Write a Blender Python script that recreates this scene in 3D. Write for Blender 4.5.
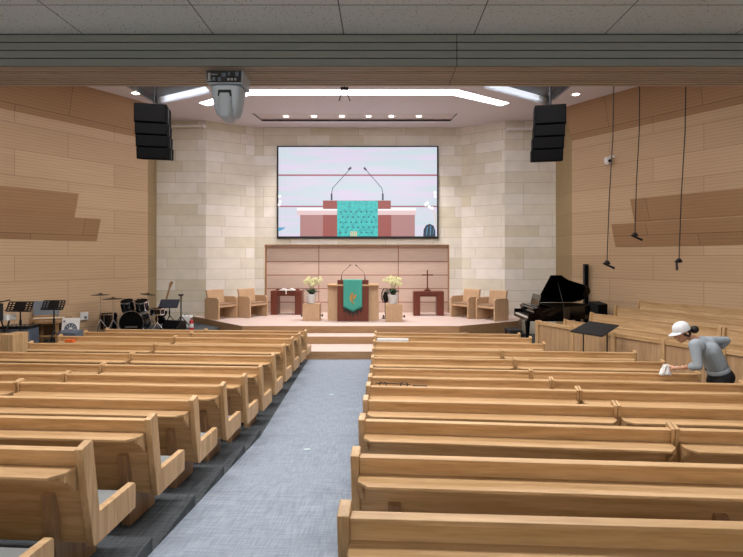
import bpy, bmesh, math, random
from mathutils import Vector, Matrix
from mathutils.geometry import tessellate_polygon
random.seed(7)
PI = math.pi
for o in list(bpy.data.objects): bpy.data.objects.remove(o)
sc = bpy.context.scene
COL = sc.collection
CAMZ = 2.42                      # lens height over the hall floor at the stage
# ------------------------------------------------------------------ camera
cd = bpy.data.cameras.new('camera'); cam = bpy.data.objects.new('camera', cd); COL.objects.link(cam)
cam.location = (0, 0, CAMZ); cam.rotation_euler = (PI/2, 0, 0)
cd.sensor_width = 36; cd.lens = 520/743*36
cd.shift_x = -10.5/743; cd.shift_y = -20.5/743
cd.clip_start = .05; cd.clip_end = 200
sc.camera = cam
# ------------------------------------------------------------------ world, exposure
w = bpy.data.worlds.new('world'); sc.world = w; w.use_nodes = True
w.node_tree.nodes['Background'].inputs[0].default_value = (.8, .85, 1, 1)
w.node_tree.nodes['Background'].inputs[1].default_value = .25
sc.view_settings.view_transform = 'Standard'; sc.view_settings.look = 'None'
sc.view_settings.gamma = 1; sc.view_settings.use_curve_mapping = False
sc.view_settings.exposure = 0.55
# ------------------------------------------------------------------ lights
def area(name, loc, sx, sy, power, color=(1, .95, .88), rot=(0, 0, 0), spread=180):
    l = bpy.data.lights.new(name, 'AREA'); l.shape = 'RECTANGLE'; l.size = sx; l.size_y = sy
    l.energy = power; l.color = color; l.spread = math.radians(spread)
    o = bpy.data.objects.new(name, l); COL.objects.link(o); o.location = loc; o.rotation_euler = rot
    return o
HALLZ = CAMZ + 4.38
FILL_PANELS = [(-4.2, 4.5), (-.8, 4.5), (2.8, 4.5), (-4.2, 9.3), (-.8, 9.3), (2.8, 9.3)]  # unseen ceiling panels, added to light the hall
for i, (x, y) in enumerate(FILL_PANELS):
    area('added_hall_fill', (x, y, HALLZ-.075), 2.0, 1.0, 92, (1, .97, .95))  # added fill for the hall, out of view behind the beam
area('added_gallery_fill', (-3.2, -.6, 3.37), 1.2, .6, 2, (1, .97, .95))  # this pair is added behind the camera to lift the gallery
area('added_gallery_fill', (3.2, -.6, 3.37), 1.2, .6, 2, (1, .97, .95))
area('added_ceiling_wash', (0, -3.55, 2.75), 14, .25, 235, (1, .98, .95), rot=(PI-.75, 0, 0), spread=150)  # unseen uplight added to brighten the near ceiling and beam
SLOTX = [286, 314, 342, 368.5, 391.5, 419]
for x in SLOTX:
    l = bpy.data.lights.new('stage_spot', 'SPOT'); l.energy = 200; l.spot_size = math.radians(95); l.spot_blend = .7
    l.shadow_soft_size = .08; l.color = (1, .89, .87)
    o = bpy.data.objects.new('stage_spot', l); COL.objects.link(o); o.location = ((x-382)/520*16.3, 16.3, HALLZ-.02)

# ------------------------------------------------------------------ helpers
def W(px, py, d):
    """the place at distance d along the hall that reads at this spot of the survey photo"""
    return Vector(((px-382)/520*d, d, CAMZ-(py-258)/520*d))
def lin(c):
    if isinstance(c, str):
        c = [int(c[i:i+2], 16)/255 for i in (0, 2, 4)]
    return tuple((v/12.92 if v <= .04045 else ((v+.055)/1.055)**2.4) for v in c) + (1,)
def newmat(name):
    m = bpy.data.materials.new(name); m.use_nodes = True
    return m, m.node_tree, m.node_tree.nodes['Principled BSDF']
def plain(name, col, rough=.5, metal=0, emit=None, es=0, noise=0.0, nscale=40):
    m, nt, b = newmat(name)
    b.inputs['Base Color'].default_value = lin(col); b.inputs['Roughness'].default_value = rough; b.inputs['Metallic'].default_value = metal
    if noise:
        t = nt.nodes.new('ShaderNodeTexCoord'); n = nt.nodes.new('ShaderNodeTexNoise'); n.inputs['Scale'].default_value = nscale
        n.inputs['Detail'].default_value = 4
        mx = nt.nodes.new('ShaderNodeMix'); mx.data_type = 'RGBA'
        c = lin(col); mx.inputs[6].default_value = tuple(v*(1-noise) for v in c[:3])+(1,); mx.inputs[7].default_value = tuple(min(1, v*(1+noise)) for v in c[:3])+(1,)
        nt.links.new(t.outputs['Object'], n.inputs['Vector']); nt.links.new(n.outputs['Fac'], mx.inputs[0]); nt.links.new(mx.outputs[2], b.inputs['Base Color'])
    if emit:
        b.inputs['Emission Color'].default_value = lin(emit); b.inputs['Emission Strength'].default_value = es
    return m
def wood(name, c1, c2, axis='X', rough=.45, scale=1.0, contrast=1.0):
    """oak-like wood: grain runs along AXIS"""
    m, nt, b = newmat(name); N = nt.nodes.new; L = nt.links.new
    t = N('ShaderNodeTexCoord'); oi = N('ShaderNodeObjectInfo'); mp = N('ShaderNodeMapping'); add = N('ShaderNodeVectorMath'); add.operation = 'ADD'
    sclv = {'X': (1.1, 16, 16), 'Y': (16, 1.1, 16), 'Z': (16, 16, 1.1)}[axis]
    mul = N('ShaderNodeVectorMath'); mul.operation = 'SCALE'; mul.inputs[3].default_value = 7.3
    cmb = N('ShaderNodeCombineXYZ')
    for k in range(3): L(oi.outputs['Random'], cmb.inputs[k])
    L(cmb.outputs[0], mul.inputs[0]); L(t.outputs['Object'], add.inputs[0]); L(mul.outputs[0], add.inputs[1])
    L(add.outputs[0], mp.inputs['Vector']); mp.inputs['Scale'].default_value = tuple(v*scale for v in sclv)
    n1 = N('ShaderNodeTexNoise'); n1.inputs['Scale'].default_value = 1.0; n1.inputs['Detail'].default_value = 6; n1.inputs['Distortion'].default_value = .9
    n2 = N('ShaderNodeTexNoise'); n2.inputs['Scale'].default_value = 6.0; n2.inputs['Detail'].default_value = 3
    L(mp.outputs[0], n1.inputs['Vector']); L(mp.outputs[0], n2.inputs['Vector'])
    r = N('ShaderNodeValToRGB'); r.color_ramp.elements[0].position = .5-.18/contrast; r.color_ramp.elements[1].position = .5+.18/contrast
    r.color_ramp.elements[0].color = lin(c2); r.color_ramp.elements[1].color = lin(c1)
    L(n1.outputs['Fac'], r.inputs[0])
    mx = N('ShaderNodeMix'); mx.data_type = 'RGBA'; mx.blend_type = 'MULTIPLY'; mx.inputs[0].default_value = .35
    r2 = N('ShaderNodeValToRGB'); r2.color_ramp.elements[0].position = .3; r2.color_ramp.elements[0].color = (.55, .48, .4, 1); r2.color_ramp.elements[1].position = .55
    L(n2.outputs['Fac'], r2.inputs[0]); L(r.outputs[0], mx.inputs[6]); L(r2.outputs[0], mx.inputs[7]); 
    hsv = N('ShaderNodeHueSaturation'); mr = N('ShaderNodeMapRange'); mr.inputs[3].default_value = .93; mr.inputs[4].default_value = 1.05
    L(oi.outputs['Random'], mr.inputs[0]); L(mr.outputs[0], hsv.inputs['Value']); L(mx.outputs[2], hsv.inputs['Color'])
    L(hsv.outputs[0], b.inputs['Base Color'])
    b.inputs['Roughness'].default_value = rough
    return m
def uvbrick(name, cols, bw, bh, mortar, mcol, rough=.7, squash=1.0, sqf=2, offset=.5, fine=None, noise=.06, bump=0.15, along=None):
    """blocks or panels laid on a wall's own metre coordinates (UV)"""
    m, nt, b = newmat(name); N = nt.nodes.new; L = nt.links.new
    uv = N('ShaderNodeUVMap'); uv.uv_map = 'm'
    br = N('ShaderNodeTexBrick'); br.inputs['Scale'].default_value = 1; br.inputs['Brick Width'].default_value = bw; br.inputs['Row Height'].default_value = bh
    br.inputs['Mortar Size'].default_value = mortar; br.inputs['Mortar Smooth'].default_value = .1; br.inputs['Bias'].default_value = 0
    br.offset = offset; br.squash = squash; br.squash_frequency = sqf
    br.inputs['Color1'].default_value = (0, 0, 0, 1); br.inputs['Color2'].default_value = (1, 1, 1, 1); br.inputs['Mortar'].default_value = (.5, .5, .5, 1)
    L(uv.outputs[0], br.inputs['Vector'])
    r = N('ShaderNodeValToRGB'); r.color_ramp.interpolation = 'LINEAR'
    while len(r.color_ramp.elements) < len(cols): r.color_ramp.elements.new(.5)
    for i, c in enumerate(cols):
        r.color_ramp.elements[i].position = i/(len(cols)-1); r.color_ramp.elements[i].color = lin(c)
    L(br.outputs['Color'], r.inputs[0])
    mp = N('ShaderNodeMapping'); mp.inputs['Scale'].default_value = (along or (3, 3, 3)); L(uv.outputs[0], mp.inputs['Vector'])
    nz = N('ShaderNodeTexNoise'); nz.inputs['Scale'].default_value = 1; nz.inputs['Detail'].default_value = 5; L(mp.outputs[0], nz.inputs['Vector'])
    mr = N('ShaderNodeMapRange'); mr.inputs[1].default_value = .25; mr.inputs[2].default_value = .75; mr.inputs[3].default_value = 1-noise*1.6; mr.inputs[4].default_value = 1+noise
    L(nz.outputs['Fac'], mr.inputs[0])
    sm = N('ShaderNodeVectorMath'); sm.operation = 'SCALE'; L(r.outputs[0], sm.inputs[0]); L(mr.outputs[0], sm.inputs[3])
    cur = sm.outputs[0]
    if fine:
        period, depth = fine
        sx = N('ShaderNodeSeparateXYZ'); L(uv.outputs[0], sx.inputs[0])
        dv = N('ShaderNodeMath'); dv.operation = 'DIVIDE'; dv.inputs[1].default_value = period; L(sx.outputs[1], dv.inputs[0])
        fr = N('ShaderNodeMath'); fr.operation = 'FRACT'; L(dv.outputs[0], fr.inputs[0])
        lt = N('ShaderNodeMath'); lt.operation = 'LESS_THAN'; lt.inputs[1].default_value = .22; L(fr.outputs[0], lt.inputs[0])
        m2 = N('ShaderNodeMapRange'); m2.inputs[3].default_value = 1; m2.inputs[4].default_value = 1-depth; L(lt.outputs[0], m2.inputs[0])
        s2 = N('ShaderNodeVectorMath'); s2.operation = 'SCALE'; L(cur, s2.inputs[0]); L(m2.outputs[0], s2.inputs[3]); cur = s2.outputs[0]
    mx = N('ShaderNodeMix'); mx.data_type = 'RGBA'; L(br.outputs['Fac'], mx.inputs[0]); L(cur, mx.inputs[6]); mx.inputs[7].default_value = lin(mcol)
    L(mx.outputs[2], b.inputs['Base Color']); b.inputs['Roughness'].default_value = rough
    if bump:
        inv = N('ShaderNodeMath'); inv.operation = 'SUBTRACT'; inv.inputs[0].default_value = 1; L(br.outputs['Fac'], inv.inputs[1])
        bp = N('ShaderNodeBump'); bp.inputs['Strength'].default_value = bump; bp.inputs['Distance'].default_value = .02; L(inv.outputs[0], bp.inputs['Height']); L(bp.outputs[0], b.inputs['Normal'])
    return m
def carpet(name, c1, c2, scale=1.0, rough=.95):
    m, nt, b = newmat(name); N = nt.nodes.new; L = nt.links.new
    t = N('ShaderNodeTexCoord'); out = None
    facs = []
    for sc3 in ((90, 5, 5), (5, 70, 5)):
        mp = N('ShaderNodeMapping'); mp.inputs['Scale'].default_value = tuple(v*scale for v in sc3)
        n = N('ShaderNodeTexNoise'); n.inputs['Scale'].default_value = 1; n.inputs['Detail'].default_value = 3
        L(t.outputs['Object'], mp.inputs[0]); L(mp.outputs[0], n.inputs['Vector']); facs.append(n.outputs['Fac'])
    ad = N('ShaderNodeMath'); ad.operation = 'ADD'; L(facs[0], ad.inputs[0]); L(facs[1], ad.inputs[1])
    r = N('ShaderNodeMapRange'); r.inputs[1].default_value = .75; r.inputs[2].default_value = 1.25; L(ad.outputs[0], r.inputs[0])
    mx = N('ShaderNodeMix'); mx.data_type = 'RGBA'; mx.inputs[6].default_value = lin(c1); mx.inputs[7].default_value = lin(c2)
    L(r.outputs[0], mx.inputs[0]); L(mx.outputs[2], b.inputs['Base Color']); b.inputs['Roughness'].default_value = rough
    b.inputs['Specular IOR Level'].default_value = .1
    return m

class MB:
    def __init__(s): s.v = []; s.f = []; s.mi = []; s.uv = {}; s.smooth = set()
    def add(s, vs, fs, mi=0, M=None, smooth=False):
        o = len(s.v)
        for v in vs:
            v = Vector(v)
            s.v.append(M @ v if M is not None else v)
        for f in fs:
            if smooth: s.smooth.add(len(s.f))
            s.f.append([i+o for i in f]); s.mi.append(mi)
        return s
    def box(s, x0, x1, y0, y1, z0, z1, mi=0, M=None):
        vs = [(x0,y0,z0),(x1,y0,z0),(x1,y1,z0),(x0,y1,z0),(x0,y0,z1),(x1,y0,z1),(x1,y1,z1),(x0,y1,z1)]
        return s.add(vs, [(3,2,1,0),(4,5,6,7),(0,1,5,4),(1,2,6,5),(2,3,7,6),(3,0,4,7)], mi, M)
    def prism(s, poly, lo, hi, plane='XY', mi=0, M=None, mi_top=None):
        n = len(poly)
        a = sum(poly[i][0]*poly[(i+1) % n][1]-poly[(i+1) % n][0]*poly[i][1] for i in range(n))
        if a < 0: poly = poly[::-1]
        def P(p, h): return {'XY': (p[0], p[1], h), 'YZ': (h, p[0], p[1]), 'XZ': (p[0], -h, p[1])}[plane]
        vs = [P(p, lo) for p in poly]+[P(p, hi) for p in poly]
        s.add(vs, [tuple(range(n))[::-1]]+[(i, (i+1) % n, n+(i+1) % n, n+i) for i in range(n)], mi, M)
        s.add([P(p, hi) for p in poly], [tuple(range(n))], mi if mi_top is None else mi_top, M)
        return s
    def tube(s, pts, r, n=8, mi=0, M=None, cap=True):
        pts = [Vector(p) for p in pts]; rs = r if isinstance(r, (list, tuple)) else [r]*len(pts)
        vs = []; fs = []; ref = None
        for i, p in enumerate(pts):
            t = (pts[min(i+1, len(pts)-1)]-pts[max(i-1, 0)]).normalized()
            if ref is None: ref = Vector((0, 0, 1)) if abs(t.z) < .9 else Vector((1, 0, 0))
            u = t.cross(ref).normalized(); w_ = t.cross(u).normalized(); ref = -w_ if False else ref
            for k in range(n):
                a = 2*PI*k/n; vs.append(p+(u*math.cos(a)+w_*math.sin(a))*rs[i])
        for i in range(len(pts)-1):
            for k in range(n):
                fs.append((i*n+k, i*n+(k+1) % n, (i+1)*n+(k+1) % n, (i+1)*n+k))
        s.add(vs, fs, mi, M, smooth=True)
        if cap:
            s.add(vs[:n], [tuple(range(n))[::-1]], mi, M); s.add(vs[-n:], [tuple(range(n))], mi, M)
        return s
    def lathe(s, prof, n=20, mi=0, M=None, smooth=True, cap=True):
        vs = []; fs = []
        for r, z in prof:
            for k in range(n): a = 2*PI*k/n; vs.append((r*math.cos(a), r*math.sin(a), z))
        for i in range(len(prof)-1):
            for k in range(n): fs.append((i*n+k, i*n+(k+1) % n, (i+1)*n+(k+1) % n, (i+1)*n+k))
        s.add(vs, fs, mi, M, smooth=smooth)
        if cap and prof[0][0] > 1e-4: s.add(vs[:n], [tuple(range(n))[::-1]], mi, M)
        if cap and prof[-1][0] > 1e-4: s.add(vs[-n:], [tuple(range(n))], mi, M)
        return s
    def ball(s, c, r, n=12, m=8, mi=0, M=None):
        rx, ry, rz = r if isinstance(r, (tuple, list)) else (r, r, r)
        T = (M or Matrix()) @ Matrix.Translation(c) @ Matrix.Diagonal((rx, ry, rz, 1))
        return s.lathe([(max(1e-5, math.sin(PI*i/m)), -math.cos(PI*i/m)) for i in range(m+1)], n, mi, T)
    def build(s, name, mats, parent=None, loc=None, bevel=0, uvs=None, kind=None):
        me = bpy.data.meshes.new(name); me.from_pydata([tuple(v) for v in s.v], [], s.f)
        mats = mats if isinstance(mats, (list, tuple)) else [mats]
        for m in mats: me.materials.append(m)
        for i, p in enumerate(me.polygons):
            p.material_index = min(s.mi[i], len(mats)-1); p.use_smooth = i in s.smooth
        bm = bmesh.new(); bm.from_mesh(me); bmesh.ops.remove_doubles(bm, verts=bm.verts, dist=1e-5); bm.to_mesh(me); bm.free()
        if s.smooth: me.set_sharp_from_angle(angle=math.radians(40))
        o = bpy.data.objects.new(name, me); COL.objects.link(o)
        if parent: o.parent = parent
        if loc is not None: o.location = loc
        if bevel:
            b = o.modifiers.new('bevel', 'BEVEL'); b.width = bevel; b.segments = 2; b.limit_method = 'ANGLE'
        if kind: o['kind'] = kind
        return o
def tag(o, label=None, cat=None, group=None, kind=None):
    if label: o['label'] = label
    if cat: o['category'] = cat
    if group: o['group'] = group
    if kind: o['kind'] = kind
    return o
def empty(name, loc, rz=0, label=None, cat=None, group=None):
    o = bpy.data.objects.new(name, None); COL.objects.link(o); o.location = loc; o.rotation_euler = (0, 0, rz)
    o.empty_display_size = .1
    return tag(o, label, cat, group)
def copy_tree(o, parent=None):
    c = o.copy(); COL.objects.link(c); c.parent = parent
    for ch in list(o.children):
        copy_tree(ch, c)
    return c
def wall_quad(name, a, b, z0, z1, mat, u0=0, kind='structure', a_top=None, b_top=None):
    """vertical (or leaning) wall sheet from a to b with metre UVs, thickness behind it"""
    a = Vector((a[0], a[1], 0)); b = Vector((b[0], b[1], 0)); L = (b-a).length
    at = Vector((a_top[0], a_top[1], 0)) if a_top else a; bt = Vector((b_top[0], b_top[1], 0)) if b_top else b
    t = (b-a).normalized(); nrm = Vector((-t.y, t.x, 0))*.08
    vs = [a+Vector((0,0,z0)), b+Vector((0,0,z0)), bt+Vector((0,0,z1)), at+Vector((0,0,z1))]
    back = [v+nrm for v in vs]
    me = bpy.data.meshes.new(name)
    me.from_pydata([tuple(v) for v in vs+back], [], [(0,1,2,3),(7,6,5,4),(1,0,4,5),(2,1,5,6),(3,2,6,7),(0,3,7,4)])
    me.materials.append(mat); ul = me.uv_layers.new(name='m')
    for p in me.polygons:
        for li in p.loop_indices:
            v = Vector(me.vertices[me.loops[li].vertex_index].co); ul.data[li].uv = ((Vector((v.x, v.y, 0))-a).dot(t)+u0, v.z)
    o = bpy.data.objects.new(name, me); COL.objects.link(o); o['kind'] = kind
    return o

# ------------------------------------------------------------------ materials
M = {}
OAK1, OAK2 = 'd7b488', 'b89364'
M['oak_x'] = wood('oak_x', OAK1, OAK2, 'X'); M['oak_y'] = wood('oak_y', OAK1, OAK2, 'Y'); M['oak_z'] = wood('oak_z', OAK1, OAK2, 'Z')
M['oak_red'] = wood('oak_red', 'b08e6a', '927154', 'Z')
M['oak_pale'] = wood('oak_pale', 'ccae8c', 'bd9b78', 'Z', contrast=.6)
M['mahogany'] = wood('mahogany', '7a3a28', '5f2a1d', 'Z', rough=.35, contrast=.7)
M['tan_wood'] = wood('tan_wood', 'b08a60', '94704a', 'X', contrast=.7)
M['stage_riser'] = wood('stage_riser', 'ab8a64', '967350', 'X', contrast=.7)
M['stage_top'] = plain('stage_top', 'cfbcb2', .6, noise=.05, nscale=8)
M['side_wall'] = uvbrick('side_wall', ['c0a27f', 'c5a784', 'cbad8a'], 2.4, .62, .005, '93765a', .6, fine=(.075, .16), noise=.05, along=(1.2, 30, 30), bump=.1)
M['shaded_band_wall'] = uvbrick('shaded_band_wall', ['a4805c', 'aa8662'], 2.4, 3.0, .006, '6d5038', .6, fine=(.075, .16), noise=.05, along=(1.2, 30, 30), bump=.1)  # side wall wood, darkened for the shade on down-tilted faces
M['column_wall'] = uvbrick('column_wall', ['a08a63', 'a8926b'], 3.0, .62, .005, '86714f', .6, fine=(.075, .1), noise=.04)
M['stone'] = uvbrick('stone', ['d9d2bb', 'e2dccb', 'e7e2d4', 'e9e4d9', 'efebe3'], 1.6, .345, .004, 'a89c82', .75, squash=.7, sqf=3, offset=.43, noise=.05, bump=.2)
M['recess_wood'] = uvbrick('recess_wood', ['cab3a3', 'd0b9aa'], 2.7, .46, .016, '96695a', .55, offset=0, noise=.07, along=(2, 40, 40), fine=(.06, .06))
M['ceiling_paint'] = plain('ceiling_paint', 'dcd6dc', .8)
M['ceiling_grey'] = plain('ceiling_grey', 'd6cccc', .8)
M['ceiling_dark'] = plain('ceiling_dark', '66676a', .8)
M['white_paint'] = plain('white_paint', 'e4e2df', .6)
M['carpet_blue'] = carpet('carpet_blue', '7e8997', '9aa5b2')
M['carpet_dark'] = carpet('carpet_dark', '3f4448', '5b6064', .8)
M['cushion'] = plain('cushion', '7f8587', .8, noise=.05)
M['black'] = plain('black', '0c0c0e', .45); M['black_gloss'] = plain('black_gloss', '050507', .08)
M['black_soft'] = plain('black_soft', '1a1a1c', .8)
M['grille'] = plain('grille', '08080a', .8, noise=.4, nscale=220)
M['array_black'] = plain('array_black', '060708', .8)
M['skin'] = plain('skin', '070708', .8)
for q_ in ('array_black', 'grille', 'skin'): M[q_].node_tree.nodes['Principled BSDF'].inputs['Specular IOR Level'].default_value = .1
M['steel'] = plain('steel', 'b8babd', .3, 1); M['chrome'] = plain('chrome', 'd8dadd', .12, 1)
M['brass'] = plain('brass', '2a2418', .4, .8)
M['darkmetal'] = plain('darkmetal', '2a2b2e', .4, .8)
M['cam_white'] = plain('cam_white', 'b6c0ca', .4); M['white'] = plain('white', 'e8e8e6', .5)
M['grey_plastic'] = plain('grey_plastic', '7d8690', .6); M['slate'] = plain('slate', '5b6674', .6)
M['teal'] = plain('teal', '3fa090', .7, noise=.25, nscale=60); M['gold'] = plain('gold', 'd89a3c', .4, .4)
M['fringe'] = plain('fringe', '14332e', .8)
M['pot'] = plain('pot', 'dcdfe0', .35); M['leaf'] = plain('leaf', '22402a', .5); M['petal'] = plain('petal', 'e8e6b4', .6); M['stem'] = plain('stem', '6f7f3c', .6)
M['red'] = plain('red', 'b3202a', .35); M['ivory'] = plain('ivory', 'e9e4d6', .3)
M['cove'] = plain('cove', 'ffffff', .5, emit='f4f6ff', es=5.0)
M['lamp'] = plain('lamp', 'ffffff', .5, emit='fff4e6', es=10.0)
M['added_panel_glow'] = plain('added_panel_glow', 'ffffff', .5, emit='fff4e6', es=3.0)  # diffuser of the added, unseen light panels
M['orange'] = plain('orange', 'e0662c', .5)

# near ceiling tiles
def tile_mat():
    m, nt, b = newmat('acoustic_tile'); N = nt.nodes.new; L = nt.links.new
    t = N('ShaderNodeTexCoord'); br = N('ShaderNodeTexBrick'); br.offset = 0; br.inputs['Scale'].default_value = 1
    br.inputs['Brick Width'].default_value = .6; br.inputs['Row Height'].default_value = .6; br.inputs['Mortar Size'].default_value = .0025
    mp = N('ShaderNodeMapping'); mp.inputs['Location'].default_value = (.192-.016, -2.117+.6*4, 0); L(t.outputs['Object'], mp.inputs[0]); L(mp.outputs[0], br.inputs['Vector'])
    br.inputs['Color1'].default_value = lin('e2e4e2'); br.inputs['Color2'].default_value = lin('dfe1df'); br.inputs['Mortar'].default_value = lin('5a5a58')
    v = N('ShaderNodeTexVoronoi'); v.inputs['Scale'].default_value = 70; L(t.outputs['Object'], v.inputs['Vector'])
    n = N('ShaderNodeTexNoise'); n.inputs['Scale'].default_value = 30; L(t.outputs['Object'], n.inputs['Vector'])
    s = N('ShaderNodeMath'); s.operation = 'MULTIPLY'; L(v.outputs['Distance'], s.inputs[0]); 
    g = N('ShaderNodeMath'); g.operation = 'SUBTRACT'; g.inputs[0].default_value = 1.25; L(n.outputs['Fac'], g.inputs[1]); L(g.outputs[0], s.inputs[1])
    lt = N('ShaderNodeMath'); lt.operation = 'LESS_THAN'; lt.inputs[1].default_value = .13; L(s.outputs[0], lt.inputs[0])
    mx = N('ShaderNodeMix'); mx.data_type = 'RGBA'; L(lt.outputs[0], mx.inputs[0]); L(br.outputs['Color'], mx.inputs[6]); mx.inputs[7].default_value = lin('93938e')
    L(mx.outputs[2], b.inputs['Base Color']); b.inputs['Roughness'].default_value = .9
    return m
M['tile'] = tile_mat()
M['beam_face'] = plain('beam_face', '6a6d67', .6); M['beam_groove'] = plain('beam_groove', '2c2a28', .9)
M['beam_under'] = wood('beam_under', 'c8b29c', 'b59e88', 'X', contrast=.7)

# ================================================================== STRUCTURE
LW = lambda Y: -6.87-.63*(14.82-Y)        # left wall line
RW = lambda Y: 5.56+.67*(15.17-Y)         # right wall line
H = lambda h: CAMZ+h
# floors
MB().prism([(-16, 6.9), (14, 6.9), (14, 18.2), (-16, 18.2)], -.2, 0).build('floor', M['carpet_dark'], kind='structure')
NL = lambda k: 2.975+.87*k+.6             # nosing of the tier that carries row k
XE = lambda y: -1.575-.0203*max(0, y-3.47)
for k in range(-3, 5):                    # left tiers
    y1 = NL(k); y0 = NL(k-1); 
    if k == -3: y0 = -4
    z = .1*(5-k)
    tl_ = .07*14.4; MB().prism([(-16, y0 if k == -3 else y0+tl_), (XE(y0), y0), (XE(y1), y1), (-16, y1+tl_)], -.2, z).build('floor', M['carpet_dark'], kind='structure')
slope = {k: (.05 if k <= 0 else .085) for k in range(-4, 11)}; slope[-3] = 0; slope[-2] = .03; slope[-1] = .055; slope[0] = .075; slope[1] = .095
def rowY(k, x): return 2.975+.87*k-slope[k]*(x+.15)-(.08 if k in (0, -1) else 0)
for k in range(-3, 5):                    # right tiers, fanned like their pews
    z = .1*(5-k)
    if k == -3: p0 = [(-.1, -4), (14, -4)]
    else: p0 = [(-.1, NL(k-1)+.004), (14, rowY(k-1, 14)+.6)]
    p1 = [(14, rowY(k, 14)+.6), (-.1, NL(k))]
    MB().prism(p0+p1, -.2, z).build('floor', M['carpet_dark'], kind='structure')
MB().prism([(-.1, 7.05), (14, rowY(4, 14)+.6), (14, 6.9), (-.1, 6.9)][::-1] , -.2, 0).build('floor', M['carpet_dark'], kind='structure')
MB().prism([(-.1, 6.9), (14, 6.9), (14, rowY(4, 14)+.6)], -.2, 0).build('floor', M['carpet_dark'], kind='structure')
# aisle ramp then level run
ramp = MB()
zr = lambda y: max(0, (7.055-y)*.1/.87)
ys = [-4, -1, 1, 3.47, 5, 7.055, 12.4]
for a, b in zip(ys, ys[1:]):
    e = .004 if a > 7 else 0
    vs = [(XE(a), a, -.2), (-.1, a, -.2), (-.1, b, -.2), (XE(b), b, -.2), (XE(a), a, zr(a)+.004), (-.1, a, zr(a)+.004), (-.1, b, zr(b)+.004), (XE(b), b, zr(b)+.004)]
    ramp.add(vs, [(3,2,1,0),(4,5,6,7),(0,1,5,4),(1,2,6,5),(2,3,7,6),(3,0,4,7)])
ramp.build('floor_aisle', M['carpet_blue'], kind='structure')
# band platform at the left front
MB().prism([(-4.7, 12.7), (-6.45, 12.7), (-6.46, 12.7), (-6.46, 10.6), (-6.75, 10.4), (-9.7, 10.4), (LW(14.82), 14.82), (-6.9, 16.5), (-6.1, 16.5), (-4.7, 15.0)], 0, .42).build('floor_band_platform', M['carpet_dark'], kind='structure')
# stage and its steps
MB().prism([(-6.05, 16.55), (-3.8, 14.14), (2.1, 14.14), (4.0, 15.3), (4.45, 16.55), (4.45, 17.7), (-6.05, 17.7)], 0, .57, mi_top=1).build('floor_stage', [M['stage_riser'], M['stage_top']], kind='structure')
MB().prism([(-4.5, 14.9), (-3.4, 13.5), (1.7, 13.5), (2.9, 14.9)], 0, .38, mi_top=1).build('floor_upper_step', [M['stage_riser'], M['stage_top']], kind='structure')
MB().prism([(-4.2, 13.9), (-3.0, 12.4), (1.3, 12.4), (2.6, 13.9)], 0, .19, mi_top=1).build('floor_lower_step', [M['stage_riser'], M['stage_top']], kind='structure')

# side walls
def side(f, s, name):
    a = (f(15.0 if s < 0 else 15.19), 15.0 if s < 0 else 15.19); b = (f(4), 4)
    zt = H(3.42)
    ends = (b, a) if s < 0 else (a, b)
    wall_quad('wall_'+name, ends[0], ends[1], 0, zt, M['side_wall'])
    # band leaning into the hall at the top; its shade is painted darker
    n = .30
    at = (a[0]-s*n*.85, a[1]-n*.3); bt = (b[0]-s*n*.85, b[1]-n*.3)
    e2 = (bt, at) if s < 0 else (at, bt)
    wall_quad('wall_'+name+'_upper', ends[0], ends[1], zt, HALLZ+.02, M['shaded_band_wall'], a_top=e2[0], b_top=e2[1])
    c = (b[0], -4)
    e3 = (c, b) if s < 0 else (b, c)
    wall_quad('wall_'+name+'_rear', e3[0], e3[1], 0, HALLZ, M['side_wall'])
side(LW, -1, 'left'); side(RW, 1, 'right')
wall_quad('wall_back', (15, -4), (-15, -4), 0, 4, M['side_wall'])
MB().box(-7.1, 7.1, -3.99, -3.4, 2.6, 2.66).box(-7.1, 7.1, -3.42, -3.38, 2.6, 2.74).build('added_uplight_ledge', M['white_paint'], kind='structure')  # ledge made up to house the added uplight
# return columns and stone walls
Ls, Rs = 16.6, 16.6
pL = [(LW(15.0), 15.0), (-7.2, Ls), (-5.62, Ls), (-4.29, 17.5), (-3.94, 17.5)]
pR = [(2.255, 17.5), (2.68, 17.5), (3.92, Rs), (5.55, Rs), (RW(15.19), 15.19)]
wall_quad('wall_left_column', pL[0], pL[1], 0, HALLZ, M['column_wall'])
wall_quad('wall_stone_left_outer', pL[1], pL[2], 0, HALLZ, M['stone'], u0=.3)
wall_quad('wall_stone_left_angled', pL[2], pL[3], 0, HALLZ, M['stone'], u0=5.1)
wall_quad('wall_stone_left_inner', pL[3], (-3.94, 17.5), 0, HALLZ, M['stone'], u0=9.3)
wall_quad('wall_stone_back', (-3.94, 17.5), (2.255, 17.5), H(.44), HALLZ, M['stone'], u0=9.65)
wall_quad('wall_stone_right_inner', (2.255, 17.5), pR[1], 0, HALLZ, M['stone'], u0=15.8)
wall_quad('wall_stone_right_angled', pR[1], pR[2], 0, HALLZ, M['stone'], u0=17.1)
wall_quad('wall_stone_right_outer', pR[2], pR[3], 0, HALLZ, M['stone'], u0=20.2)
wall_quad('wall_right_column', pR[3], pR[4], 0, HALLZ, M['column_wall'])
wall_quad('wall_recess', (-3.94, 17.66), (2.255, 17.66), .3, H(.44)+.05, M['recess_wood'], u0=2.7-.05-(316.5-265)/520*17.6+.0)
MB().box(-3.945, -3.915, 17.49, 17.66, .57, H(.44)).box(2.23, 2.26, 17.49, 17.66, .57, H(.44)).box(-3.945, 2.26, 17.49, 17.66, H(.44)-.02, H(.44)+.012).build('trim_1', M['tan_wood'], kind='structure')

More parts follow.
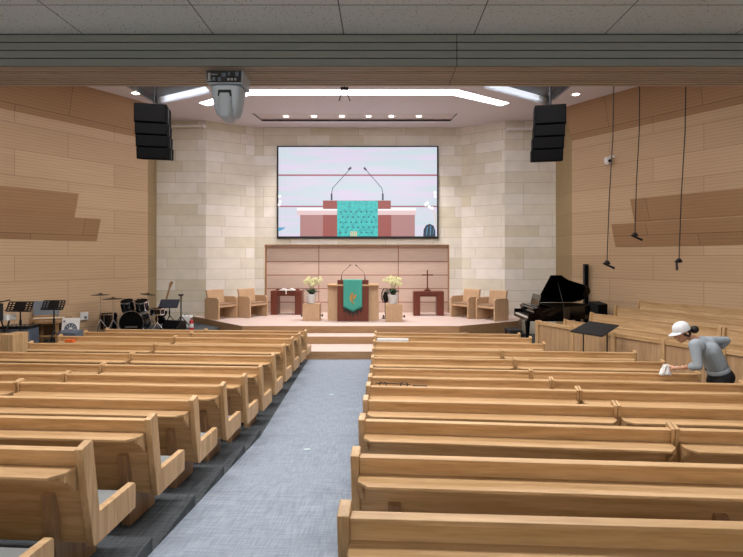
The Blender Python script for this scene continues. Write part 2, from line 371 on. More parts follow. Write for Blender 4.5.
# wedge panels on the side walls (top sticks out; shade put in colour)
def wedge(f, s, y0, y1, h0, h1, y0b, out, name):
    t = Vector((f(y1)-f(y0), y1-y0, 0)).normalized(); n = Vector((-s*abs(t.y), -abs(t.x), 0))
    A0 = Vector((f(y0), y0, 0)); A1 = Vector((f(y1), y1, 0)); A0b = Vector((f(y0b), y0b, 0))
    z0, z1 = Vector((0, 0, H(h0))), Vector((0, 0, H(h1)))
    vs = [A0+z1-n*.02, A1+z1-n*.02, A1+z1+n*out, A0+z1+n*out, A0b+z0-n*.02, A1+z0-n*.02, A1+z0+n*.02, A0b+z0+n*.02]
    me = bpy.data.meshes.new(name); me.from_pydata([tuple(v) for v in vs], [], [(0,1,2,3),(7,6,5,4),(3,2,6,7),(1,0,4,5),(0,3,7,4),(2,1,5,6)])
    me.materials.append(M['shaded_band_wall']); ul = me.uv_layers.new(name='m')
    for p in me.polygons:
        for li in p.loop_indices:
            v = Vector(me.vertices[me.loops[li].vertex_index].co); ul.data[li].uv = (Vector((v.x, v.y, 0)).dot(t)+.01, v.z*1.0)
    bm = bmesh.new(); bm.from_mesh(me); bmesh.ops.recalc_face_normals(bm, faces=bm.faces); bm.to_mesh(me); bm.free()
    o = bpy.data.objects.new(name, me); COL.objects.link(o); o['kind'] = 'structure'
wedge(LW, -1, 13.26, 9.5, 1.02, 1.63, 13.26, .22, 'trim_2')
wedge(LW, -1, 13.74, 9.5, .45, 1.02, 13.74, .22, 'trim_3')
wedge(RW, 1, 13.6, 10.0, .94, 1.52, 13.6, .22, 'trim_4')
wedge(RW, 1, 14.04, 11.4, .30, .90, 14.04, .22, 'trim_5')

# ceilings
def ceil_poly(name, outer, holes, z, mat, th=.05):
    loops = [[Vector((x, y, 0)) for x, y in outer]]+[[Vector((x, y, 0)) for x, y in h] for h in holes]
    tris = tessellate_polygon(loops); flat = [p for l in loops for p in l]
    vs = [(p.x, p.y, z) for p in flat]+[(p.x, p.y, z+th) for p in flat]; n = len(flat)
    fs = [tuple(t) for t in tris]+[tuple(i+n for i in t) for t in tris]
    o = 0
    for l in loops:
        m_ = len(l)
        for i in range(m_): a, b = o+i, o+(i+1) % m_; fs.append((a, b, b+n, a+n))
        o += m_
    me = bpy.data.meshes.new(name); me.from_pydata(vs, [], fs); me.materials.append(mat)
    bm = bmesh.new(); bm.from_mesh(me); bmesh.ops.recalc_face_normals(bm, faces=bm.faces); bm.to_mesh(me); bm.free()
    ob = bpy.data.objects.new(name, me); COL.objects.link(ob); ob['kind'] = 'structure'; return ob
cx = -.82
coveO = [(-5.18, 14.69), (-3.62, 13.53), (1.97, 13.53), (3.60, 14.69)]
coveI = [(3.42, 14.98), (1.87, 13.97), (-3.52, 13.97), (-5.02, 14.98)]
slot = [(-3.95, 15.75), (2.3, 15.75), (2.2, 16.65), (-3.85, 16.65)]
recL = [(-6.45, 14.9), (-4.51, 13.8), (-4.51, 10.2), (-6.7, 10.2)]
recR = [(4.74, 14.9), (2.6, 13.4), (2.6, 10.2), (5.0, 10.2)]
ceil_poly('ceiling', [(-14.5, 2.6), (13.5, 2.6), (13.5, 4), (RW(15.19)+.5, 15.19), (5.9, 17.8), (-7.6, 17.8), (LW(15)-.5, 15), (-14.5, 4)],
          [coveO+coveI, slot, recL, recR], HALLZ, M['ceiling_paint'])
def ringbox(name, poly, z0, z1, mat_side, mat_top, mat_first=None):
    b = MB(); n = len(poly)
    for i in range(n):
        a, c = poly[i], poly[(i+1) % n]
        b.add([(a[0], a[1], z0), (c[0], c[1], z0), (c[0], c[1], z1), (a[0], a[1], z1)], [(0, 1, 2, 3)], 2 if (i == 0 and mat_first) else 0)
    t = tessellate_polygon([[Vector((x, y, 0)) for x, y in poly]])
    b.add([(x, y, z1) for x, y in poly], [tuple(f) for f in t], 1)
    return b.build(name, [mat_side, mat_top]+([mat_first] if mat_first else []), kind='structure')
ringbox('ceiling_slot', slot, HALLZ, HALLZ+.07, M['ceiling_grey'], M['ceiling_grey'])
ringbox('ceiling_recess_left', recL, HALLZ, HALLZ+.22, M['ceiling_dark'], M['ceiling_dark'], M['white_paint'])
ringbox('ceiling_recess_right', recR, HALLZ, HALLZ+.22, M['ceiling_dark'], M['ceiling_dark'], M['white_paint'])
for rec, s in ((recL, -1), (recR, 1)):       # lit trough washing the recess fascia
    a = Vector((*rec[0], 0)); b_ = Vector((*rec[1], 0)); t = (b_-a).normalized(); n = Vector((t.y*-s*-1, 0, 0))
    l = bpy.data.lights.new('recess_cove_lamp', 'AREA'); l.shape = 'RECTANGLE'; l.size = (b_-a).length*.95; l.size_y = .08; l.energy = 2; l.color = (.8, .88, 1); l.spread = math.radians(50)
    o = bpy.data.objects.new('recess_cove_lamp', l); COL.objects.link(o)
    mid = (a+b_)/2; inward = Vector((-s*0+ (t.y if s < 0 else -t.y), (-abs(t.x)), 0)).normalized()
    inward = Vector((-t.y, t.x, 0)); inward = inward if inward.y < 0 else -inward
    o.location = mid+inward*.6+Vector((0, 0, HALLZ+.12)); o.rotation_euler = (-inward).to_track_quat('-Z', 'X').to_euler()
    o.rotation_euler = (-inward).to_track_quat('-Z', 'Y').to_euler()
ringbox('ceiling_cove', coveO+coveI, HALLZ, HALLZ+.06, M['cove'], M['cove'])
# near (gallery) ceiling, beam, gallery front
MB().box(-15, 14, -4.1, 2.39, 3.45, 3.53).build('ceiling_gallery', M['tile'], kind='structure')
bm_ = MB()
by0, by1 = 2.39, 2.685; bz0, bz1 = H(.883), H(1.03)
bm_.box(-15, 14, by0+.012, by1, bz0+.006, H(1.10), 1)
fh = (bz1-bz0)
for i in range(4):
    z0 = bz0+fh*(i/4.0)+.0; z1 = bz0+fh*((i+1)/4.0)-.0045
    for xa, xb in ((-15, .342), (.346, 14)):
        bm_.box(xa, xb, by0, by0+.014, z0, z1, 0)
ns = 9
for i in range(ns):
    a = by0+.014+(by1-by0-.014)*i/ns; b_ = by0+.014+(by1-by0-.014)*(i+1)/ns-.011
    for xa, xb in ((-15, .342), (.346, 14)):
        bm_.box(xa, xb, a, b_, bz0, bz0+.008, 2)
bm_.build('ceiling_beam', [M['beam_face'], M['beam_groove'], M['beam_under']], kind='structure')
MB().box(-15, 14, 2.45, by1-.003, H(1.08), HALLZ+.05).build('wall_gallery_front', M['ceiling_paint'], kind='structure')

# ================================================================== LAMPS ON THE CEILING
def downlight(px_or_x, y, z, label, group, r=.075):
    t = empty('ceiling_downlight', (px_or_x, y, z), 0, label, 'ceiling light', group)
    MB().lathe([(r*.78, 0), (r*1.15, -.012), (r*1.22, 0), (r*1.15, .004)], 20, cap=False).build('trim_ring', M['white_paint'], t)
    MB().lathe([(.0001, -.004), (r*.8, -.004), (r*.8, .004), (.0001, .004)], 20).build('lens', M['lamp'], t)
    return t
for i, x in enumerate(SLOTX):
    wd = ['first', 'second', 'third', 'fourth', 'fifth', 'sixth'][i]
    downlight((x-382)/520*16.3, 16.3, HALLZ+.055, '%s small round downlight from the left in the grey ceiling slot above the screen' % wd, 'downlights in the slot over the stage', .085)
downlight(-6.54, 13.8, HALLZ-.006, 'round recessed downlight above the left hanging speaker stack', None, .11)
downlight(5.18, 13.9, HALLZ-.006, 'round recessed downlight above the right hanging speaker stack', None, .11)
for i, (x, y) in enumerate(FILL_PANELS):
    MB().box(x-1.03, x+1.03, y-.53, y+.53, HALLZ-.06, HALLZ, 0).box(x-1, x+1, y-.5, y+.5, HALLZ-.064, HALLZ-.058, 1).build('added_light_panel', [M['white_paint'], M['added_panel_glow']], kind='structure')  # made-up housings round the added hall fill
for x in (-3.2, 3.2):
    MB().box(x-.62, x+.62, -.92, -.28, 3.39, 3.45, 0).box(x-.6, x+.6, -.9, -.3, 3.385, 3.395, 1).build('added_light_panel', [M['white_paint'], M['added_panel_glow']], kind='structure')  # made-up housings round the added gallery fill

# ================================================================== PEWS
ORD = ['first', 'second', 'third', 'fourth', 'fifth', 'sixth', 'seventh', 'eighth', 'ninth', 'tenth', 'eleventh', 'twelfth', 'thirteenth']
def frame_poly():
    return [(-.035, .855), (.055, .882), (.07, .872), (.135, .42), (.515, .425), (.53, .41), (.53, .245), (.10, .225), (.075, .235)]
def make_pew(L, wa, wb):
    """pew from local x=0 to x=L facing +Y; end frames wa and wb thick"""
    t = empty('pew', (0, 0, 0))
    MB().prism(frame_poly(), 0, wa, 'YZ').build('end_frame', M['oak_z'], t, bevel=.005)
    MB().prism(frame_poly(), L-wb, L, 'YZ').build('end_frame', M['oak_z'], t, bevel=.005)
    x0, x1 = wa+.001, L-wb-.001
    back = MB().prism([(-.012, .835), (.03, .835), (.03, .70), (.105, .40), (.105, .25), (.08, .25), (.075, .40), (-.004, .715)], x0, x1, 'YZ')
    back.prism([(-.024, .822), (-.024, .845), (.038, .845), (.038, .822)], x0, x1, 'YZ')
    back.build('backrest', M['oak_x'], t, bevel=.003)
    c = .06
    MB().prism([(x0, .005), (x1, .005), (x1, -.10), (x1-c, -.175), (x0+c, -.175), (x0, -.11)], .73, .75, 'XY').build('book_shelf', M['oak_x'], t, bevel=.004)
    MB().prism([(.10, .31), (.10, .345), (.50, .35), (.51, .315)], x0, x1, 'YZ').build('seat', M['oak_x'], t, bevel=.004)
    MB().prism([(.118, .347), (.118, .37), (.15, .378), (.47, .382), (.50, .375), (.50, .352)], x0+.01, x1-.01, 'YZ').build('seat_cushion', M['cushion'], t, bevel=.006)
    ps = [.24, L-.24] if L < 2.8 else [.24, L/2, L-.24]
    for px in ps:
        MB().prism([(.002, .56), (.05, .585), (.10, .36), (.47, .36), (.42, 0), (.06, 0)], px-.035, px+.035, 'YZ').build('pedestal', M['oak_red'], t, bevel=.004)
    for bx in (x0+.004, x1-.026):
        MB().prism([(.0, .728), (-.11, .728), (-.11, .70), (-.095, .685), (-.08, .685), (-.07, .665), (-.05, .655), (-.035, .63), (-.015, .605), (.0, .605)], bx, bx+.022, 'YZ').build('shelf_bracket', M['oak_z'], t)
    return t
used = {}
def place_pew(key, x, y, z, rz, label, group, zs=1.0):
    if key not in used:
        o = used[key] = make_pew(*key)
    else:
        o = copy_tree(used[key])
    o.location = (x, y, z); o.rotation_euler = (0, 0, rz); o.scale = (1, 1, zs)
    tag(o, label, 'pew', group)
    return o
ZL = {-1: .97, 0: .975, 1: .975, 2: .98, 5: 1.045, 6: 1.04, 7: 1.045, 8: 1.04, 9: .99, 10: .92}
ZR = {-1: .97, 0: .97, 1: .975, 2: .985, 5: 1.03, 6: 1.01, 7: .99, 8: .975, 9: .945, 10: .885}
SL = .07; aL = -math.atan(SL)
ZS = {8: .975, 9: .945, 10: .885}
for k in range(-1, 11):
    D = 2.975+.87*k; z = .1*max(0, 5-k); n = ORD[10-k]; zs = ZL.get(k, 1)
    place_pew((2.33, .025, .048), -4.02, D+SL*2.33, z, aL, 'long oak pew left of the aisle, %s row from the stage, aisle end' % n, 'oak pews in the left block', zs)
    if k >= 2:
        place_pew((2.36, .048, .025), -6.385, D+SL*4.69, z, aL, 'long oak pew on the left, %s row from the stage, end towards the wall' % n, 'oak pews in the left block', zs)
for k in range(-1, 11):
    n = ORD[10-k]; z = .1*max(0, 5-k); a = -math.atan(slope[k]); zs = ZR.get(k, 1)
    if k >= 8:
        place_pew((3.22, .048, .048), -.172, rowY(k, -.15), z, a, 'single long oak pew right of the aisle, %s row from the stage' % n, 'oak pews in the right block', zs)
    else:
        place_pew((2.22, .048, .025), -.172, rowY(k, -.15), z, a, 'long oak pew right of the aisle, %s row from the stage, aisle end' % n, 'oak pews in the right block', zs)
        if k >= 0:
            x2 = -.172+2.225*math.cos(a)
            place_pew((2.22, .025, .048), x2, rowY(k, x2), z, a, 'long oak pew on the right, %s row from the stage, end towards the choir seats' % n, 'oak pews in the right block', zs)
# single side pew by the left wall
bp = empty('box_pew', (-7.31, 10.1, 0), 0, 'boxy oak side pew by the left wall with a pale cloth on its seat', 'pew')
MB().box(.0, .24, -.14, .30, 0, .95).build('end_cabinet', M['oak_z'], bp, bevel=.008)
MB().box(-1.5, 0, .24, .30, 0, .92).build('backrest', M['oak_x'], bp, bevel=.006)
MB().box(-1.5, 0, -.25, .24, .50, .56).box(-1.5, 0, -.22, -.18, 0, .5).build('seat', M['oak_x'], bp, bevel=.004)
# ---- choir pews behind the panelled barrier
u = Vector((.457, -.889, 0)); nn = Vector((.889, .457, 0))
B0 = Vector((3.58, 11.9, 0)); ang = math.atan2(u.y, u.x)
bar = empty('choir_barrier', tuple(B0), ang, 'low oak panelled barrier with vertical boards in front of the choir pews', 'barrier')
Lb = 6.2
MB().box(0, Lb, -.02, .02, 0, .90).build('panel', wood('board_oak', 'c8a680', 'b8946e', 'Z', scale=.6), bar)
MB().box(-.02, Lb+.02, -.045, .045, .90, .975).build('cap_rail', M['oak_x'], bar, bevel=.006)
MB().box(0, Lb, -.03, .03, 0, .09).build('kick_rail', M['oak_x'], bar)
for i in range(7):
    x = -.0+i*1.02
    MB().box(x-.045, x+.045, -.06, .06, 0, .99).build('post', M['oak_z'], bar, bevel=.005)
gro = MB()
for i in range(int(Lb/.12)):
    gro.box(i*.12+.058, i*.12+.062, -.0215, -.0195, .09, .9)
gro.build('board_grooves', M['oak_red'], bar)
names = ['front', 'second', 'third', 'back']
for r in range(4):
    z = .12*r+.11
    P0 = B0+nn*(.62+.87*r)
    MB().box(0, 6.3, -.60, .27, -.1 if r == 0 else 0, z).build('floor_choir_tier', M['carpet_dark'], kind='structure')
    o = bpy.context.scene.objects; fl = [x for x in COL.objects if x.name.startswith('floor_choir_tier')][-1]
    fl.location = tuple(P0); fl.rotation_euler = (0, 0, ang)
    for j in range(2):
        # faces the middle of the hall: local +Y must point to -nn
        P = P0+u*(3.1*(j+1)-.0)+nn*.22
        key = (3.08, .07, .05)
        place_pew(key, P.x, P.y, z, ang+PI, 'long oak choir pew on the %s tier behind the barrier, %s' % (names[r], 'end nearer the piano' if j == 0 else 'end away from the piano'), 'oak choir pews along the right wall')

# ================================================================== STAGE FURNITURE
ST = .57
def at(px, py):
    """spot on the stage floor"""
    d = (CAMZ-ST)*520/(py-258); return ((px-382)/520*d, d, ST)
# screen
sx0, sx1 = (277-382)/520*17.42, (438.5-382)/520*17.42; sz1, sz0 = CAMZ+(258-146)/520*17.42, CAMZ+(258-238.7)/520*17.42
scr = empty('led_screen', ((sx0+sx1)/2, 17.42, sz0), 0, 'large led wall screen showing the pulpit with two microphones and a teal cloth', 'screen')
wS, hS = (sx1-sx0), sz1-sz0
MB().box(-wS/2, wS/2, .0, .075, 0, hS).build('housing', M['black_soft'], scr)
bz = MB(); e = .02
bz.box(-wS/2, wS/2, -.012, 0, 0, e).box(-wS/2, wS/2, -.012, 0, hS-e, hS).box(-wS/2, -wS/2+e, -.012, 0, e, hS-e).box(wS/2-e, wS/2, -.012, 0, e, hS-e)
bz.build('bezel', M['black_soft'], scr)
def emis(name, c, s=.95, band=None):
    m, nt, b = newmat(name); b.inputs['Base Color'].default_value = (.01, .01, .01, 1); b.inputs['Roughness'].default_value = .5
    b.inputs['Emission Strength'].default_value = s*.66; b.inputs['Emission Color'].default_value = lin(c)
    if band:
        t = nt.nodes.new('ShaderNodeTexCoord'); mp = nt.nodes.new('ShaderNodeMapping'); mp.inputs['Scale'].default_value = band[1]; mp.inputs['Rotation'].default_value = (0, band[3] if len(band) > 3 else 0, 0)
        n = nt.nodes.new('ShaderNodeTexNoise'); n.inputs['Scale'].default_value = 1; n.inputs['Detail'].default_value = 3
        r = nt.nodes.new('ShaderNodeMix'); r.data_type = 'RGBA'; r.inputs[6].default_value = lin(c); r.inputs[7].default_value = lin(band[0])
        mr = nt.nodes.new('ShaderNodeMapRange'); mr.inputs[1].default_value = band[2]-.12; mr.inputs[2].default_value = band[2]+.12
        nt.links.new(t.outputs['Object'], mp.inputs[0]); nt.links.new(mp.outputs[0], n.inputs['Vector']); nt.links.new(n.outputs['Fac'], mr.inputs[0]); nt.links.new(mr.outputs[0], r.inputs[0]); nt.links.new(r.outputs[2], b.inputs['Emission Color'])
    return m
EM = [emis('scr_wall', 'e3d8ee', 1, ('cfdfe6', (.5, 1, 5), .5, .06)), emis('scr_line', 'b06a78'), emis('scr_mahog', 'a4554f'), emis('scr_table', 'f0cfd0'), emis('scr_body', 'b98684'),
      emis('scr_teal', '3fc9c4', 1, ('2aa3a6', (9, 1, 9), .56)), emis('scr_dark', '2c3a4c'), emis('scr_gold', 'e8d2a0'), emis('scr_white', 'ffffff', 1.1), emis('scr_blue', '58a8d0'), emis('scr_teal_dark', '1d8288')]
K = 4.246
def SX(cx_): return (270+cx_/K-(277+438.5)/2)/520*17.42
def SZ(cy_): return (238.7-(140+cy_/K))/520*17.42
pic = MB(); layer = [0]
def rect(x0, y0, x1, y1, mi):
    layer[0] += .0006; y = -.001-layer[0]
    pic.add([(SX(x0), y, SZ(y1)), (SX(x1), y, SZ(y1)), (SX(x1), y, SZ(y0)), (SX(x0), y, SZ(y0))], [(0, 1, 2, 3)], mi)
def spoly(pts, mi):
    layer[0] += .0006; y = -.001-layer[0]
    pic.add([(SX(a), y, SZ(b)) for a, b in pts], [tuple(range(len(pts)))], mi)
rect(36, 30, 709, 409, 0); rect(36, 146, 709, 153, 1); rect(36, 279, 709, 285, 1)
rect(128, 318, 615, 409, 4); rect(225, 318, 515, 409, 2); rect(115, 288, 620, 300, 8); rect(115, 299, 620, 318, 3); rect(225, 257, 513, 293, 2)
rect(285, 258, 458, 409, 5); 
for i in range(7):
    for j in range(5): x = 300+i*22+(j % 2)*9; yv = 305+j*22; spoly([(x, yv-5), (x+6, yv), (x, yv+5), (x-6, yv)], 10) if yv < 405 else None
for x in (344, 352, 360, 367): rect(x-2.5, 388, x+2.5, 409, 7)
def sline(pts, wd, mi):
    for (a, b), (c, d) in zip(pts, pts[1:]):
        L_ = math.hypot(c-a, d-b); nx, ny = -(d-b)/L_*wd/2, (c-a)/L_*wd/2
        spoly([(a+nx, b+ny), (a-nx, b-ny), (c-nx, d-ny), (c+nx, d+ny)], mi)
sline([(262, 256), (262, 228)], 7, 6); sline([(262, 228), (266, 205), (338, 126)], 2.6, 6); spoly([(330, 124), (343, 114), (348, 120), (336, 130)], 6)
sline([(479, 256), (479, 228)], 7, 6); sline([(479, 228), (475, 205), (408, 128)], 2.6, 6); spoly([(396, 120), (402, 115), (412, 127), (406, 131)], 6)
spoly([(650, 409), (652, 380), (662, 362), (678, 356), (694, 364), (702, 385), (702, 409)], 6)
sline([(664, 405), (668, 370)], 3, 9); sline([(680, 405), (682, 365)], 3, 9); sline([(692, 400), (696, 375)], 2, 9)
sline([(706, 370), (700, 310), (680, 285), (655, 275)], 3, 7)
for a, b in ((660, 275), (676, 284), (688, 290), (668, 268), (700, 225), (702, 240), (42, 240), (44, 262), (40, 275)): spoly([(a-8, b), (a, b-9), (min(a+8, 708), b), (a, b+9)], 8)
spoly([(36, 372), (68, 371), (56, 380), (36, 388)], 9)
pic.build('picture', EM, scr)

# pulpit
pl = empty('pulpit', (at(353, 321)[0], 15.45, ST), 0, 'light wood pulpit with a dark red front panel and a wide flat top', 'pulpit')
pw = 51.5/520*15.2
MB().box(-pw/2, pw/2, -.28, .32, 1.03, 1.075).build('top_board', M['oak_x'], pl, bevel=.005)
b = MB().box(-pw/2, -.44, -.1, .30, 0, 1.03).box(.44, pw/2, -.1, .30, 0, 1.03).box(-.44, .44, -.1, .30, 0, 1.03)
b.build('body', M['oak_pale'], pl)
MB().box(-.455, .455, -.25, -.101, 0, 1.03).build('front_panel', M['mahogany'], pl, bevel=.004)
MB().box(-.455, .455, -.22, .1, 1.076, 1.20).build('lectern_block', M['mahogany'], pl, bevel=.004)
# teal cloth draped over pulpit
cl = MB()
prof = [(.05, 1.215), (-.235, 1.215), (-.292, 1.205), (-.294, 1.06), (-.298, .42)]
xw = .275; n_ = 16
def clothx(i): return -xw+2*xw*i/n_
vs = []; fs = []
rows = prof[:-1]
for j, (y, z) in enumerate(rows):
    for i in range(n_+1): vs.append((clothx(i), y-.004*math.sin(i*1.3), z))
R_ = 8
for j in range(1, R_+1):
    for i in range(n_+1):
        x = clothx(i); zb = .42-.14*(1-abs(x)/xw)
        z = 1.06+(zb-1.06)*j/R_; vs.append((x, -.296-.006*math.sin(i*1.3+j*.2), z))
nr = len(rows)+R_
for j in range(nr-1):
    for i in range(n_): a = j*(n_+1)+i; fs.append((a, a+1, a+n_+2, a+n_+1))
cl.add(vs, fs, 0, smooth=True)
c = cl.build('altar_cloth', M['teal'], None, loc=tuple(pl.location)); so = c.modifiers.new('solid', 'SOLIDIFY'); so.thickness = .006; so.offset = 1
tag(c, 'teal patterned cloth with a gold emblem and dark fringe hanging over the pulpit', 'cloth')
em_ = MB()
def flat(poly, y0, y1): em_.prism(poly, y0, y1, 'XZ')
# gold emblem: a curved flame beside an upright cross-like stroke
flat([(-.05, .80), (-.085, .70), (-.075, .62), (-.03, .55), (-.055, .64), (-.05, .70), (-.02, .77)], .303, .312)
flat([(-.02, .87), (-.045, .76), (-.03, .62), (-.02, .60), (-.01, .70), (.0, .82)], .303, .312)
flat([(.02, .78), (.02, .62), (.04, .62), (.045, .68), (.085, .70), (.10, .77), (.08, .80), (.07, .74), (.045, .73), (.045, .78)], .303, .312)
flat([(-.055, .60), (.03, .50), (.04, .53), (-.04, .62)], .303, .312)
em_.build('emblem', M['gold'], c)
fr = MB()
for i in range(29):
    x = -xw+2*xw*i/28; zb = .42-.14*(1-abs(x)/xw); fr.tube([(x, -.302, zb), (x, -.302, zb-.045)], .009, 5)
fr.build('fringe', M['fringe'], c)
for i in range(5):
    x = -xw+.04+(2*xw-.08)*i/4; zb = .42-.14*(1-abs(x)/xw)
    MB().lathe([(.003, 0), (.022, -.03), (.026, -.08), (.001, -.082)], 8, M=Matrix.Translation((x, -.30, zb-.045))).build('tassel', M['fringe'], c)
for s, nm in ((-1, 'left'), (1, 'right')):
    g = empty('gooseneck_microphone', (pl.location.x+s*.345, 15.4, ST+1.201), 0, 'thin black gooseneck microphone standing at the %s end of the pulpit block' % nm, 'microphone', 'microphones on the pulpit')
    MB().lathe([(.03, 0), (.03, .012), (.012, .018), (.012, .11), (.0001, .11)], 12).build('base', M['black'], g)
    MB().tube([(0, 0, .1), (-s*.005, 0, .16), (-s*.03, -.01, .22), (-s*.24, -.04, .42)], .006, 6).build('gooseneck', M['darkmetal'], g)
    MB().tube([(-s*.235, -.04, .415), (-s*.275, -.045, .45)], [.016, .018], 8).build('capsule', M['black'], g)
# flower stands
def flower_stand(px, py, sg, nm):
    x, y, z = at(px, py); y += .24
    t = empty('flower_stand', (x, y, z), 0, 'square pale wood flower stand on the stage, %s of the pulpit' % nm, 'stand', 'wooden flower stands')
    MB().box(-.245, -.004, -.23, .23, 0, .46).box(.004, .245, -.23, .23, 0, .46).box(-.24, .24, -.22, .22, .0, .45).build('body', M['oak_pale'], t)
    MB().box(-.25, .25, -.235, .235, .455, .50).build('top', M['oak_pale'], t, bevel=.003)
    for s in (-1, 1):
        MB().tube([(s*.24, 0, .14), (s*.30, 0, .14)], .012, 8).lathe([(.02, -.02), (.045, -.012), (.045, .012), (.02, .02)], 12, M=Matrix.Translation((s*.31, 0, .14)) @ Matrix.Rotation(PI/2, 4, 'Y')).build('side_knob', M['black'], t)
    p = empty('potted_orchid', (x-.02, y, z+.501), 0, 'white pot of pale yellow orchids standing on the %s wooden stand' % nm, 'flower pot', 'potted orchids')
    MB().lathe([(.10, 0), (.12, .01), (.155, .24), (.165, .25), (.165, .275), (.14, .275), (.13, .25), (.0001, .25)], 20).build('pot', M['pot'], p)
    lf = MB(); rnd = random.Random(int(px))
    for i in range(16):
        a = i*2*PI/16+rnd.random()*.3; L_ = .16+.14*rnd.random(); c_, s_ = math.cos(a), math.sin(a); up = .06+.12*rnd.random()
        pts = [Vector((.03*c_, .03*s_, .25)), Vector((L_*.5*c_, L_*.5*s_, .27+up)), Vector((L_*c_, L_*s_, .28+up*.7))]
        wv = Vector((-s_, c_, 0))
        ws = [.02, .05, .006]
        v = []
        for q, wd in zip(pts, ws): v += [q-wv*wd, q+Vector((0, 0, -.008)), q+wv*wd, q+Vector((0, 0, .006))]
        lf.add(v, [(0, 1, 5, 4), (1, 2, 6, 5), (2, 3, 7, 6), (3, 0, 4, 7), (4, 5, 9, 8), (5, 6, 10, 9), (6, 7, 11, 10), (7, 4, 8, 11)], smooth=True)
    lf.build('leaves', M['leaf'], p)
    st = MB(); fl = MB()
    for i in range(9):
        a = i*2*PI/9+.2; rr = .10+.11*rnd.random(); tx, ty = rr*math.cos(a)*1.2, rr*math.sin(a)*.8; tz = .66+.16*rnd.random()
        pts = [(0.02*math.cos(a), .02*math.sin(a), .25), (tx*.3, ty*.3, .48), (tx*.7, ty*.7, tz), (tx*1.15, ty*1.1, tz-.09)]
        st.tube(pts, .005, 5)
        for j in range(5):
            f = .35+j*.17; q = Vector(pts[2]).lerp(Vector(pts[3]), f) if j > 1 else Vector(pts[1]).lerp(Vector(pts[2]), .7+.2*j)
            q = q+Vector((rnd.uniform(-.05, .05), rnd.uniform(-.05, .05), rnd.uniform(-.04, .03)))
            for m_ in range(5):
                aa = m_*2*PI/5+rnd.random(); dx, dz = .03*math.cos(aa), .03*math.sin(aa)
                fl.ball((q.x+dx, q.y-.01, q.z+dz), (.024, .009, .024), 6, 4)
    st.build('stems', M['stem'], p); fl.build('blossoms', M['petal'], p)
flower_stand(311, 321, -1, 'left'); flower_stand(394, 322, 1, 'right')
# dark oval basket-like chair-back thing leaning behind the right pot
bk = empty('wire_basket', (at(386, 320)[0]-.02, 15.9, ST), 0, 'dark upright oval wire holder on a stem behind the right orchid pot', 'holder')
o_ = MB()
ring = [(.12*math.cos(a), 0, .70+.22*math.sin(a)) for a in [i*2*PI/20 for i in range(21)]]
o_.tube(ring, .014, 6)
for i in range(-2, 3): x = i*.04; h = .22*math.sqrt(max(0, 1-(x/.12)**2)); o_.tube([(x, 0, .70-h), (x, -.05, .70), (x, 0, .70+h)], .009, 5)
o_.build('wire_frame', M['darkmetal'], bk)
MB().ball((0.02, .02, .66), (.09, .03, .17)).build('pad', M['black_soft'], bk)
MB().tube([(0, 0, 0.02), (0, 0, .50)], .014, 8).lathe([(.12, 0), (.12, .015), (.02, .03)], 16).build('stem', M['black'], bk)
# side tables
def side_table(px0, px1, d, h, label):
    x0, x1 = (px0-382)/520*d, (px1-382)/520*d; wd = (x1-x0)
    t = empty('side_table', ((x0+x1)/2, d+.25, ST), 0, label, 'table', 'dark red communion tables')
    MB().box(-wd/2, wd/2, -.25, .22, h-.10, h).build('tabletop', M['mahogany'], t, bevel=.006)
    MB().box(-wd/2+.22, wd/2-.22, -.18, .18, h-.17, h-.10).build('apron', M['mahogany'], t)
    for s in (-1, 1):
        MB().box(min(s*wd/2, s*(wd/2-.22)), max(s*wd/2, s*(wd/2-.22)), -.24, .21, 0, h-.10).build('leg', M['mahogany'], t, bevel=.005)
        MB().box(min(s*(wd/2-.06), s*(wd/2-.16)), max(s*(wd/2-.06), s*(wd/2-.16)), -.252, -.238, .05, h-.05).build('leg_moulding', M['mahogany'], t)
    return t
tl = side_table(270.5, 301.5, 16.9, .78, 'dark red wooden side table with an open book on top, left of the pulpit')
tr = side_table(413.5, 444, 16.6, .78, 'dark red wooden side table carrying the cross, right of the pulpit')
bk = empty('open_book', (tl.location.x+.02, 16.98, ST+.781), 0, 'open white book lying on the left dark red side table', 'book')
MB().prism([(-.26, .02), (-.14, .075), (0, .04), (.14, .08), (.26, .03), (.26, 0), (-.26, 0)], -.15, .15, 'XZ').build('pages', M['white'], bk)
MB().box(-.27, .27, -.16, .16, -.0, .012).build('cover', M['mahogany'], bk)
MB().box(-.02, .02, -.175, -.162, -.10, .015).build('ribbon', M['ivory'], bk)
MB().prism([(-.40, 0), (.40, 0), (.36, .05), (-.36, .05)], -.10, .02, 'XZ').build('book_rest', M['mahogany'], None, loc=(tl.location.x, 17.22, ST+.781))
tag(bpy.data.objects['book_rest'], 'low red wood book rest behind the open book on the left table', 'book rest')
cr = empty('standing_cross', (at(428, 316)[0], 16.8, ST+.781), 0, 'slim brown standing cross with a stepped foot on the right side table', 'cross')
MB().box(-.02, .02, -.015, .015, .1, .66).box(-.155, .155, -.015, .015, .50, .54).build('cross', M['mahogany'], cr, bevel=.003)
for q in ((-.155, .52), (.155, .52), (0, .66)): MB().ball((q[0], 0, q[1]), (.026, .018, .026), 8, 6).build('cross_tip', M['mahogany'], cr)
MB().prism([(-.11, 0), (.11, 0), (.10, .04), (.04, .06), (.03, .12), (-.03, .12), (-.04, .06), (-.10, .04)], -.05, .05, 'XZ').build('foot', M['mahogany'], cr)
